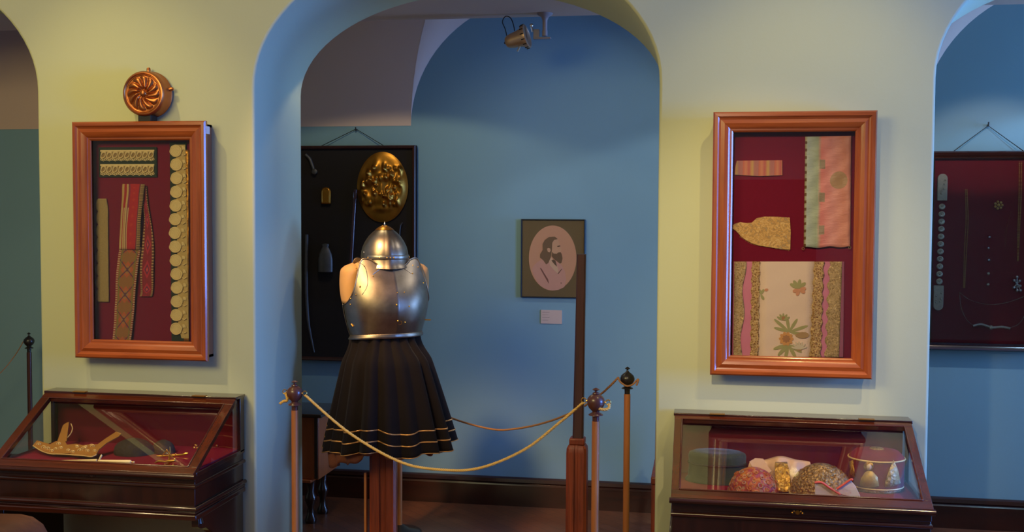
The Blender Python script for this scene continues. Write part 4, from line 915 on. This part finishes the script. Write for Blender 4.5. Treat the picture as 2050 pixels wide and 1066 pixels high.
# ------------------------------------------------------------------ tall shaft in a square post
sh = thing('shaft_stand', 'tall dark wooden shaft socketed in a square red-brown post', 'post', (-.532, 4.8, 0))
def tap(z): # lean of the shaft
    return -.519+(z-1.575)*.011
MB().grid([[(tap(z)+w*sx, 4.8+w*sy, z) for sx, sy in ((-1, -.7), (-.7, -1), (.7, -1), (1, -.7), (1, .7), (.7, 1), (-.7, 1), (-1, .7))] for z, w in ((.7, .0245), (.76, .0245), (.765, .0235), (1.3, .0205), (1.575, .0195))], cu=True, uv=False).build('shaft', M['darkpost'], sh, smooth=30)
MB().box(tap(1.575)-.019, tap(1.575)+.019, 4.781, 4.819, 1.574, 1.5765).build('shaft_top', M['darkpost'], sh, smooth=0)
MB().grid([[(-.532+w*sx, 4.8+w*sy, z) for sx, sy in ((-1, -.75), (-.75, -1), (-.2, -1), (-.15, -.9), (.15, -.9), (.2, -1), (.75, -1), (1, -.75), (1, .75), (.75, 1), (-.75, 1), (-1, .75))] for z, w in ((.03, .046), (.70, .045), (.722, .043), (.735, .035), (.737, .01))], cu=True, uv=False).build('socket_post', M['post'], sh, smooth=30)
MB().box(-.565, -.497, 4.766, 4.834, .735, .765).build('socket_collar', M['post'], sh, bevel=.006)
MB().box(-.622, -.442, 4.71, 4.89, 0, .04).build('base', M['post'], sh, bevel=.006)
# ------------------------------------------------------------------ weapon board on the rear wall
wb = thing('weapon_board', 'black cloth board in thin dark frame carrying old weapons, hung on rear wall', 'display board', (-2.076, YB-.04, .847))
MB().box(-2.457, -1.695, YB-.03, YB-.012, .847, 2.16).build('board_panel', M['black'], wb, smooth=0)
mb = MB(); frame_sweep(mb, -2.457, -1.695, .847, 2.16, [(0, YB-.012), (0, YB-.048), (.006, YB-.055), (.016, YB-.05), (.022, YB-.04), (.022, YB-.028)]); mb.build('board_frame', [M['boardwood'], M['boardwood']], wb, smooth=25)
MB().tube([(-2.30, YB-.03, 2.155), (-2.076, YB-.012, 2.262), (-1.89, YB-.03, 2.155)], .0022, 6).build('hanging_cord', M['blackrub'], wb)
mb = MB(); mb.tube([(-2.076, YB, 2.256), (-2.076, YB-.022, 2.254), (-2.076, YB-.022, 2.272)], .004, 6); mb.build('wall_hook', M['knobblack'], wb)
YW = YB-.035
def W_(px, py, d=0): return P(px, py, YW-d)
# oval brass plaque, pointed at both ends, with a coat of arms in relief
cp = W_(766, 375); hw, hh = 53/FPX*(cp-EYE).dot(FWD), 70.5/FPX*(cp-EYE).dot(FWD)
rnd = random.Random(5)
blobs = [(0, .28, .22, .12, 1), (0, .02, .16, .2, .9), (.02, -.32, .3, .26, 1.1), (-.25, -.28, .1, .3, .5), (.34, -.25, .06, .3, .8), (-.5, .16, .2, .14, 1.2), (.62, .2, .16, .14, 1), (-.52, -.3, .22, .17, 1), (.62, -.3, .16, .2, .9), (-.2, .56, .16, .18, .7), (.1, .55, .08, .12, .8), (-.45, .45, .14, .1, .7), (-.75, 0, .1, .25, .6), (.78, -.02, .1, .2, .6), (0, -.62, .3, .08, .5)]
blobs += [(rnd.uniform(-.75, .75), rnd.uniform(-.5, .55), rnd.uniform(.04, .08), rnd.uniform(.04, .08), rnd.uniform(.3, .9)) for _ in range(60)]
mb = MB(); rows = []; NR, NA_ = 44, 120
for i in range(NR+1):
    q = i/NR; row = []
    for k in range(NA_):
        a = 2*pi*k/NA_; ex = cos(a); ez = sin(a); ax = abs(ez)
        rim = (1-.10*ax**4*(1-ax)**.0*0); X = q*ex*(1-.06*ax**2*abs(ex)); Z = q*ez
        h_ = .012*(1-q**8); 
        for bx, bz, sx_, sz_, am in blobs: h_ += .02*am*exp(-((X-bx)/sx_)**2-((Z-bz)/sz_)**2)*(1 if q < .93 else max(0, (1-q)/.07))
        row.append((cp.x+X*hw, YW-.004-h_, cp.z+Z*hh))
    rows.append(row)
mb.grid(rows, cu=True, uv=False); tag(mb.build('brass_plaque', M['brass'], smooth=80), 'large oval embossed brass plaque with a coat of arms above the helmet', 'plaque')
M['dullsteel'] = plain('dull_grey_iron', C(92, 90, 92), .5, .7, .3, 40, .3, .002); M['purpleleather'] = plain('dark_glossy_leather', C(58, 30, 40), .3, 0, .2, 40, .2, .002, coat=.5)
mb = MB(); mb.tube(smoothpath([W_(612, 310), W_(620, 318), W_(624, 328), W_(629, 343)]), .010, 12, rs=None); mb.lathe([(.010, -.012), (.017, -.008), (.017, .006), (.01, .01)], tuple(W_(630, 344, .012)), 16, 'y'); tag(mb.build('pistol_barrel', M['dullsteel']), 'short grey iron barrel at upper left of the weapon board', 'weapon')
mb = MB(); a = W_(654, 392); mb.add([], []); hw_, hz = .031, .052
pl = [(-hw_, -hz), (-hw_, hz*.55), (-hw_*.7, hz*.9), (0, hz), (hw_*.7, hz*.9), (hw_, hz*.55), (hw_, -hz)]
mb.prism([(a.x+x, a.z+z) for x, z in pl], YW-.02, YW); fl = mb.build('brass_flask', M['brass'], bevel=.008); tag(fl, 'small rounded brass flask at left of the weapon board', 'flask')
MB().tube([(a.x+x*.72, YW-.021, a.z+z*.78) for x, z in pl], .002, 6, closed=True).build('engraved_border', M['brass'], fl)
a = W_(654, 520); mb = MB(); mb.lathe([(.045, -.075), (.046, -.07), (.046, .0), (.040, .035), (.026, .065), (.018, .078), (.022, .085), (.02, .095), (.0005, .1)], (a.x, YW-.022, a.z), 28, sy=.45); tag(mb.build('powder_flask', M['dullsteel'], smooth=50), 'dark grey bottle-shaped powder flask at left of mannequin shoulder', 'flask')
mb = MB(); mb.tube(smoothpath([W_(712, 380, .02), W_(709, 420, .02), W_(706, 470, .02), W_(702, 540, .02), W_(698, 600, .02)]), .012, 10); sw = mb.build('dagger_scabbard', M['purpleleather'], smooth=60); tag(sw, 'narrow glossy dark scabbard hanging between flasks and brass plaque', 'scabbard')
MB().tube([W_(710, 392, .036)+Vector((.008*cos(q*pi/8), 0, .028*sin(q*pi/8))) for q in range(16)], .0025, 6, closed=True).build('carrying_loop', M['purpleleather'], sw)
mb = MB(); pts = smoothpath([W_(614, 470, .012), W_(613, 540, .012), W_(614, 600, .012), W_(618, 650, .012), W_(629, 706, .012)]); mb.tube(pts, .01, 8, rs=[.011*(1-.7*(i/len(pts))**3) for i in range(len(pts))]); tag(mb.build('curved_sabre', M['dullsteel']), 'dark curved sabre with tip at lower left of the weapon board', 'sword')
mb = MB(); mb.tube(smoothpath([W_(806, 446, .01), W_(802, 452, .01), W_(800, 470, .01), W_(800, 500, .01)]), .004, 6); tag(mb.build('iron_hook', M['dullsteel']), 'thin iron hook beside right edge of the weapon board', 'hook')
# ------------------------------------------------------------------ portrait and its caption
po = thing('portrait_frame', 'thin black frame with brown mount around an oval photograph of bearded man', 'picture', tuple(P(1106, 598, YB-.02)))
A, B = P(1043, 439, YB-.02), P(1170, 598, YB-.02); x0, x1, z0, z1 = A.x, B.x, B.z, A.z
mb = MB(); frame_sweep(mb, x0, x1, z0, z1, [(0, YB-.001), (0, YB-.02), (.003, YB-.022), (.0065, YB-.02), (.0065, YB-.002)]); mb.build('frame_moulding', [M['blackrub']]*2, po, smooth=25)
M['mount'] = plain('olive_brown_mount', C(124, 102, 70), .7, 0, .06, 12); MB().box(x0+.004, x1-.004, YB-.012, YB-.003, z0+.004, z1-.004).build('mount', M['mount'], po, smooth=0)
MB().box(x0+.005, x1-.005, YB-.0185, YB-.0175, z0+.005, z1-.005).build('glass_pane', glassmat('picture_glass', refl=.6), po, smooth=0)
def ZP(a, b): # place inside the enlarged picture
    p = P(1030+a/5.92, 430+b/5.92, YB-.013); return p.x, p.z
t = NT('pink_brown_photo_paper'); n_ = t.noise(t.tc(), 6, 2); M['photo'] = t.out(t.mix(n_, C(232, 168, 150), C(240, 182, 152)), .6)
MB().prism([ZP(452+282*cos(q*pi/32), 515+386*sin(q*pi/32)) for q in range(64)], YB-.0133, YB-.0118).build('photograph', M['photo'], po, smooth=0)
def pp(name, pts, col, lvl):
    if name: return MB().prism([ZP(*p) for p in pts], YB-.0135-.0003*lvl, YB-.013-.0003*lvl+.0003).build(name, plain(name+'_tone', C(*col), .6, 0, .06, 30, 0), po, smooth=0)
pp('coat', [(206, 650), (230, 600), (290, 550), (330, 525), (400, 505), (480, 545), (550, 590), (600, 680), (612, 770), (590, 860), (520, 893), (452, 900), (380, 888), (300, 835), (240, 750)], (236, 176, 172), 1)
pp('shirt', [(402, 515), (440, 512), (500, 600), (520, 650), (516, 700), (470, 660), (420, 600)], (244, 204, 184), 2)
pp('face', [(438, 330), (480, 296), (515, 300), (532, 350), (546, 385), (558, 420), (548, 432), (556, 452), (545, 480), (520, 520), (440, 500), (400, 440)], (238, 186, 160), 2)
pp('beard', [(448, 440), (462, 462), (500, 465), (520, 448), (548, 446), (560, 470), (570, 520), (556, 575), (535, 580), (505, 555), (470, 530), (440, 495)], (124, 92, 74), 3)
pp('hair', [(334, 420), (332, 350), (360, 300), (410, 265), (480, 262), (512, 290), (470, 300), (448, 335), (445, 400), (438, 480), (425, 520), (400, 575), (375, 590), (340, 540), (302, 510), (304, 470)], (132, 100, 80), 4)
pp('ear', [(385, 405), (402, 395), (424, 402), (430, 428), (415, 448), (395, 440)], (240, 190, 164), 5)
pp('bow_tie', [(438, 545), (460, 532), (486, 545), (500, 600), (503, 618), (470, 585)], (112, 84, 74), 4)
pp('eye', [(505, 372), (540, 366), (545, 376), (512, 384)], (100, 70, 60), 4)
pp('coat_crease', [(300, 630), (320, 640), (350, 690), (400, 770), (408, 820), (394, 800), (340, 705)], (140, 84, 84), 3)
pp('lapel', [(512, 700), (560, 640), (562, 650), (518, 708)], (120, 80, 76), 4)
pp('coat_button', [(545, 808), (556, 806), (560, 816), (550, 820)], (110, 70, 70), 3)
A, B = P(1083, 621, YB-.004), P(1125, 649, YB-.004)
cap = MB().box(A.x, B.x, YB-.005, YB-.0005, B.z, A.z).build('caption_card', plain('pinkish_card', C(214, 186, 176), .7, 0, .02), smooth=0)
tag(cap, 'small pale caption card on blue wall below the portrait', 'label')
for k in range(4):
    z = A.z-.012-.0155*k; MB().box(A.x+.008, A.x+.052-(k % 2)*.008, YB-.0054, YB-.0048, z-.0022, z).build('printed_line', plain('grey_print', C(168, 138, 130), .7), cap, smooth=0)
# ------------------------------------------------------------------ jewellery board
na = P(1978, 252, YB-.01); jx0, jx1 = 1.222, 1.222+2*(na.x-1.222); jz0, jz1 = 1.006, 2.11
jb = thing('jewellery_board', 'maroon velvet board in dark wooden frame with old jewellery, at right', 'display board', (na.x, YB-.04, jz0))
M['jvelvet'] = plain('wine_velvet', C(128, 32, 46), .9, 0, .12, 60, spec=.1)
MB().box(jx0, jx1, YB-.03, YB-.012, jz0, jz1).build('board_panel', M['jvelvet'], jb, smooth=0)
mb = MB(); frame_sweep(mb, jx0, jx1, jz0, jz1, [(0, YB-.012), (0, YB-.05), (.008, YB-.062), (.022, YB-.056), (.03, YB-.048), (.042, YB-.045), (.042, YB-.028)]); mb.build('board_frame', [M['mah_h'], M['mah_v']], jb, smooth=25)
MB().box(jx0+.036, jx1-.036, YB-.0535, YB-.0515, jz0+.036, jz1-.036).build('glass_pane', M['glass'], jb, smooth=0)
MB().tube([(jx0+.14, YB-.03, jz1-.002), (na.x, YB-.012, na.z), (jx1-.14, YB-.03, jz1-.002)], .0022, 6).build('hanging_cord', M['blackrub'], jb)
MB().tube([(na.x, YB, na.z+.004), (na.x, YB-.022, na.z), (na.x, YB-.024, na.z+.02)], .005, 6).build('wall_hook', M['knobblack'], jb)
YQ = YB-.038
def J(px, py): return P(px, py, YQ)
M['jgold'] = plain('pale_gold_beads', C(222, 178, 96), .4, .4, .15, 60)
M['oldsilver'] = plain('tarnished_silver', C(200, 196, 176), .35, .5, .3, 60, .4, .002)
bl = thing('clasp_belt', 'long belt of round plates with two silver clasps at left of the jewellery board', 'belt', tuple(J(1882, 622)))
for (xa, ya, xb, yb_) in ((1887, 348, 1886, 402), (1880, 572, 1877, 622)):
    a, b = J(xa, ya), J(xb, yb_); mb = MB(); w_ = .026; L_ = abs(a.z-b.z); s_ = 1 if ya < 500 else -1; zt_ = a.z if s_ > 0 else b.z; pts = []
    for q in range(9): pts.append(((a.x+b.x)/2+w_*cos(pi*q/8), zt_-s_*w_*1.0+s_*w_*sin(pi*q/8)))
    zz = b.z if s_ > 0 else a.z; pts += [((a.x+b.x)/2-w_, zz), ((a.x+b.x)/2+w_, zz)]
    mb.prism(pts, YQ-.006, YQ+.006); 
    for q in range(7): mb.ball(((a.x+b.x)/2+random.uniform(-.014, .014), YQ-.006, (a.z+b.z)/2+random.uniform(-.04, .04)), .006, 8)
    mb.build('clasp', M['oldsilver'], bl, bevel=.002)
for k in range(11):
    p = J(1886-.55*k, 414+k*15); MB().lathe([(.0165, YQ+.004), (.017, YQ-.001), (.012, YQ-.004), (.005, YQ-.002), (.0004, YQ-.006)], (p.x, 0, p.z), 20, 'y').build('round_plate', M['oldsilver'], bl)
def chainmesh(pts, r, step, mat, name='chain', z=.6):
    pts = smoothpath(pts, 8); mb = MB(); acc = 0; last = pts[0]
    for a, b in zip(pts, pts[1:]):
        L_ = (b-a).length; n = max(1, round(L_/step))
        for k in range(n): mb.ball(a.lerp(b, k/n), r, 6, sc=(1, .7, z))
    return mb
mb = chainmesh([J(1933, 380), J(1934, 440), J(1931, 500), J(1929, 578)], .0035, .006, 0); mb2 = chainmesh([J(1936, 380), J(1938, 440), J(1935, 500), J(1931, 578)], .0035, .006, 0); mb.add(mb2.v, mb2.f)
tag(mb.build('bead_chain', M['jgold']), 'double gold chain hanging straight right of the clasp belt', 'chain')
mb = chainmesh([J(2041, 325), J(2040, 400), J(2038, 460), J(2037, 525)], .004, .007, 0); mb2 = chainmesh([J(2045, 325), J(2044, 400), J(2041, 460), J(2038, 525)], .004, .007, 0); mb.add(mb2.v, mb2.f)
tag(mb.build('bead_chain', M['jgold']), 'double gold chain hanging at right edge of the photo', 'chain')
mb = chainmesh([J(2024, 425), J(2015, 460), J(2013, 496)], .0022, .008, 0); tag(mb.build('short_chain', M['copper']), 'short thin reddish chain below the gold brooch', 'chain')
def brooch(px, py, r, mat, label, n=7):
    c = J(px, py); mb = MB(); mb.ball(c, r*.36, 10)
    for k in range(n): a = 2*pi*k/n; mb.ball(c+Vector((cos(a)*r*.72, -.002, sin(a)*r*.72)), r*.28, 8); mb.tube([c, c+Vector((cos(a)*r*.7, 0, sin(a)*r*.7))], .0015, 5)
    return tag(mb.build('brooch', mat), label, 'brooch')
brooch(1999, 411, .026, M['jgold'], 'small gold flower brooch on the jewellery board')
c = J(2036, 568); mb = MB()
for a, b in ((2036, 555), (2030, 562), (2041, 563), (2036, 570), (2030, 576), (2042, 573), (2036, 582), (2043, 582)): mb.ball(J(a, b), .0085, 10); mb.tube([c, J(a, b)], .003, 5)
tag(mb.build('brooch', M['silver']), 'silver cluster brooch of round beads at right edge', 'brooch')
for k, (a, b) in enumerate(((1981, 475), (1979, 497), (1980, 521), (1979, 548), (1978, 570))):
    p = J(a, b); tag(MB().lathe([(.007, YQ+.006), (.008, YQ), (.005, YQ-.005), (.0003, YQ-.007)], (p.x, 0, p.z), 14, 'y').build('dress_stud', M['oldsilver'] if k > 2 else M['silver']), ['topmost', 'second from top', 'middle', 'second from bottom', 'lowest'][k]+' of the five round studs in a column on the jewellery board', 'stud', 'column of studs on the jewellery board')
nk = thing('crescent_necklace', 'silver chain necklace with crescent bar at bottom of the jewellery board', 'necklace', tuple(J(1985, 660)))
mb = chainmesh([J(1921, 586), J(1940, 600), J(1965, 608), J(1990, 610), (J(2020, 605)), J(2050, 594), J(2062, 588)], .0026, .006, 0); mb.build('upper_chain', M['oldsilver'], nk)
mb = chainmesh([J(1921, 586), J(1924, 615), J(1935, 640), J(1950, 653)], .0026, .006, 0); mb2 = chainmesh([J(2020, 657), J(2038, 650), J(2052, 630), J(2062, 590)], .0026, .006, 0); mb.add(mb2.v, mb2.f); mb.build('side_chain', M['oldsilver'], nk)
mb = MB(); mb.tube(smoothpath([J(1948, 653), J(1965, 650), J(1985, 656), J(2005, 655), J(2022, 658)]), .007, 8); mb.ball(J(1984, 656), .012, 10); mb.build('crescent_bar', M['oldsilver'], nk)
# ------------------------------------------------------------------ ceiling spotlight
YS = 5.9
sl = thing('ceiling_spotlight', 'small metal spotlight hanging from passage ceiling above the portrait', 'lamp', (-.849, YS, 2.83))
s0 = P(1091, 34, YS); k = 1/FPX*(s0-EYE).dot(FWD)
zc_ = 2.829; MB().lathe([(.0004, zc_), (16*k, zc_), (15*k, zc_-3*k), (8*k, zc_-7*k), (5*k, zc_-14*k), (4.5*k, zc_-34*k), (5.5*k, zc_-34*k), (5.5*k, zc_-45*k), (.0004, zc_-46*k)], (s0.x, YS, 0), 24).build('ceiling_stem', M['greypaint'], sl, smooth=50)
a, b = P(1068, 73, YS), P(1103, 77, YS); MB().box(a.x, b.x, YS-.012, YS+.012, b.z-.003, a.z-.006).build('mounting_arm', M['greypaint'], sl, bevel=.003)
MB().box(a.x, a.x+12*k, YS-.008, YS+.008, a.z-.01, a.z+14*k).build('arm_plate', M['greypaint'], sl, bevel=.002)
hc = P(1037, 78, YS); axis = Vector((.86, -.12, .22)).normalized(); u = axis.orthogonal().normalized(); w = axis.cross(u)
def body(prof, name, mat, par, n=32, sm=50):
    mb = MB(); mb.grid([[hc+axis*(z*k)+u*(r*k*cos(2*pi*q/n))+w*(r*k*sin(2*pi*q/n)) for q in range(n)] for r, z in prof], cu=True, uv=False); return mb.build(name, mat, par, smooth=sm)
hs = body([(.02, -27), (5, -27), (10, -25), (13, -20), (15, -12), (16, -2), (18, 6), (19, 12)], 'lamp_housing', M['chrome'], sl)
body([(19, 11), (23, 12), (24, 15), (24, 20), (21, 21), (18, 19), (.02, 17)], 'lamp_rim', M['chrome'], sl)
for q in range(14):
    a = 2*pi*q/14; p = hc+axis*(15*k)+(u*cos(a)+w*sin(a))*(24.2*k); MB().tube([p-axis*(3*k), p+axis*(4*k)], 1*k, 5).build('cooling_fin', M['blackrub'], hs)
MB().ball(hc-axis*(27*k), 3.4*k, 8).build('rear_knob', M['blackrub'], sl)
kn = P(1064, 51, YS-.01); MB().tube([kn+Vector((0, 0, .5*k)), kn-Vector((-2*k, 0, 13*k))], 2.2*k, 8).build('clamp_screw', M['silver'], sl); MB().ball(kn, 4.2*k, 10).build('clamp_screw', M['silver'], sl)
kn = P(1041, 92, YS-.01); MB().tube([kn, kn+Vector((-5*k, 0, -11*k))], 2.2*k, 8).build('clamp_screw', M['silver'], sl)
mb = MB(); mb.tube(smoothpath([hc-axis*(22*k), P(1012, 60, YS), P(1006, 44, YS), P(1012, 33, YS), P(1022, 36, YS), P(1028, 50, YS), P(1030, 62, YS)]), 1.0*k, 5); mb.build('lamp_cable', M['blackrub'], sl)
# ------------------------------------------------------------------ furniture half hidden behind the arches
cb = thing('wooden_chest', 'orange-brown wooden chest on dark carved legs left of the velvet skirt', 'cabinet', (-2.3, 5.9, 0))
M['chest'] = wood('orange_brown_wood', C(150, 74, 34), C(180, 96, 48), 'z', .45, .2)
MB().box(-2.62, -2.09, 5.8, 6.12, .262, .615).build('chest_body', M['chest'], cb, bevel=.004)
MB().box(-2.65, -2.065, 5.77, 6.14, .615, .635).build('chest_lid', M['mah_h'], cb, bevel=.004)
MB().box(-2.112, -2.094, 5.79, 5.8, .27, .61).build('corner_batten', M['mah_v'], cb)
MB().box(-2.65, -2.13, 5.78, 6.12, .245, .262).build('bottom_rail', M['chest'], cb, bevel=.003)
for lx in (-2.58, -2.16):
    for ly in (5.86, 6.06):
        MB().lathe([(.03, 0), (.035, .02), (.02, .05), (.018, .09), (.034, .13), (.034, .15), (.02, .18), (.03, .245)], (lx, ly, 0), 18).build('leg', M['mah_v'], cb, smooth=50)
def chair(cx, cy, rot, seat, top, label, mats, w=.42, d=.4):
    ca, sa = cos(rot), sin(rot); t = thing('wooden_chair', label, 'chair', (cx, cy, 0))
    def R_(mb): mb.v = [(cx+x*ca-y*sa, cy+x*sa+y*ca, z) for x, y, z in mb.v]; return mb
    for sx in (-1, 1):
        mb = MB(); mb.tube([(sx*w/2, d/2, 0), (sx*w/2, d/2, seat), (sx*w/2, d/2+.03, top-.03), (sx*w/2, d/2+.03, top-.01)], .018, 10, rs=[.018, .018, .018, .012]); R_(mb).build('back_post', mats, t)
        R_(MB().box(sx*w/2-.018, sx*w/2+.018, -d/2-.018, -d/2+.018, 0, seat)).build('leg', mats, t, bevel=.003)
    R_(MB().box(-w/2-.02, w/2+.02, -d/2-.03, d/2+.01, seat-.02, seat+.02)).build('seat', mats, t, bevel=.008)
    R_(MB().box(-w/2, w/2, d/2+.015, d/2+.035, top-.14, top-.04)).build('back_rail', mats, t, bevel=.006)
    return t
chair(.03, 5.79, radians(0), .40, .65, 'reddish wooden chair showing one back post beside right edge of middle arch', M['post'], w=.5)
so = thing('low_stool', 'plain brown wooden stool with rounded top in front of the left desk case', 'stool', (-2.72, 3.8, 0))
mb = MB(); pts = [(-3.03, .32), (-3.03, .50), (-2.99, .525), (-2.91, .538), (-2.66, .546), (-2.61, .538), (-2.565, .51), (-2.535, .46), (-2.52, .40), (-2.515, .32)]; mb.prism(pts, 3.66, 3.94); mb.build('rounded_seat', wood('plain_brown_wood', C(84, 52, 34), C(112, 70, 44), 'x', .6, .1), so, smooth=30, bevel=.008)
for lx in (-2.98, -2.56):
    for ly in (3.70, 3.90): MB().box(lx-.018, lx+.018, ly-.018, ly+.018, 0, .32).build('leg', M['mah_v'], so, bevel=.003)
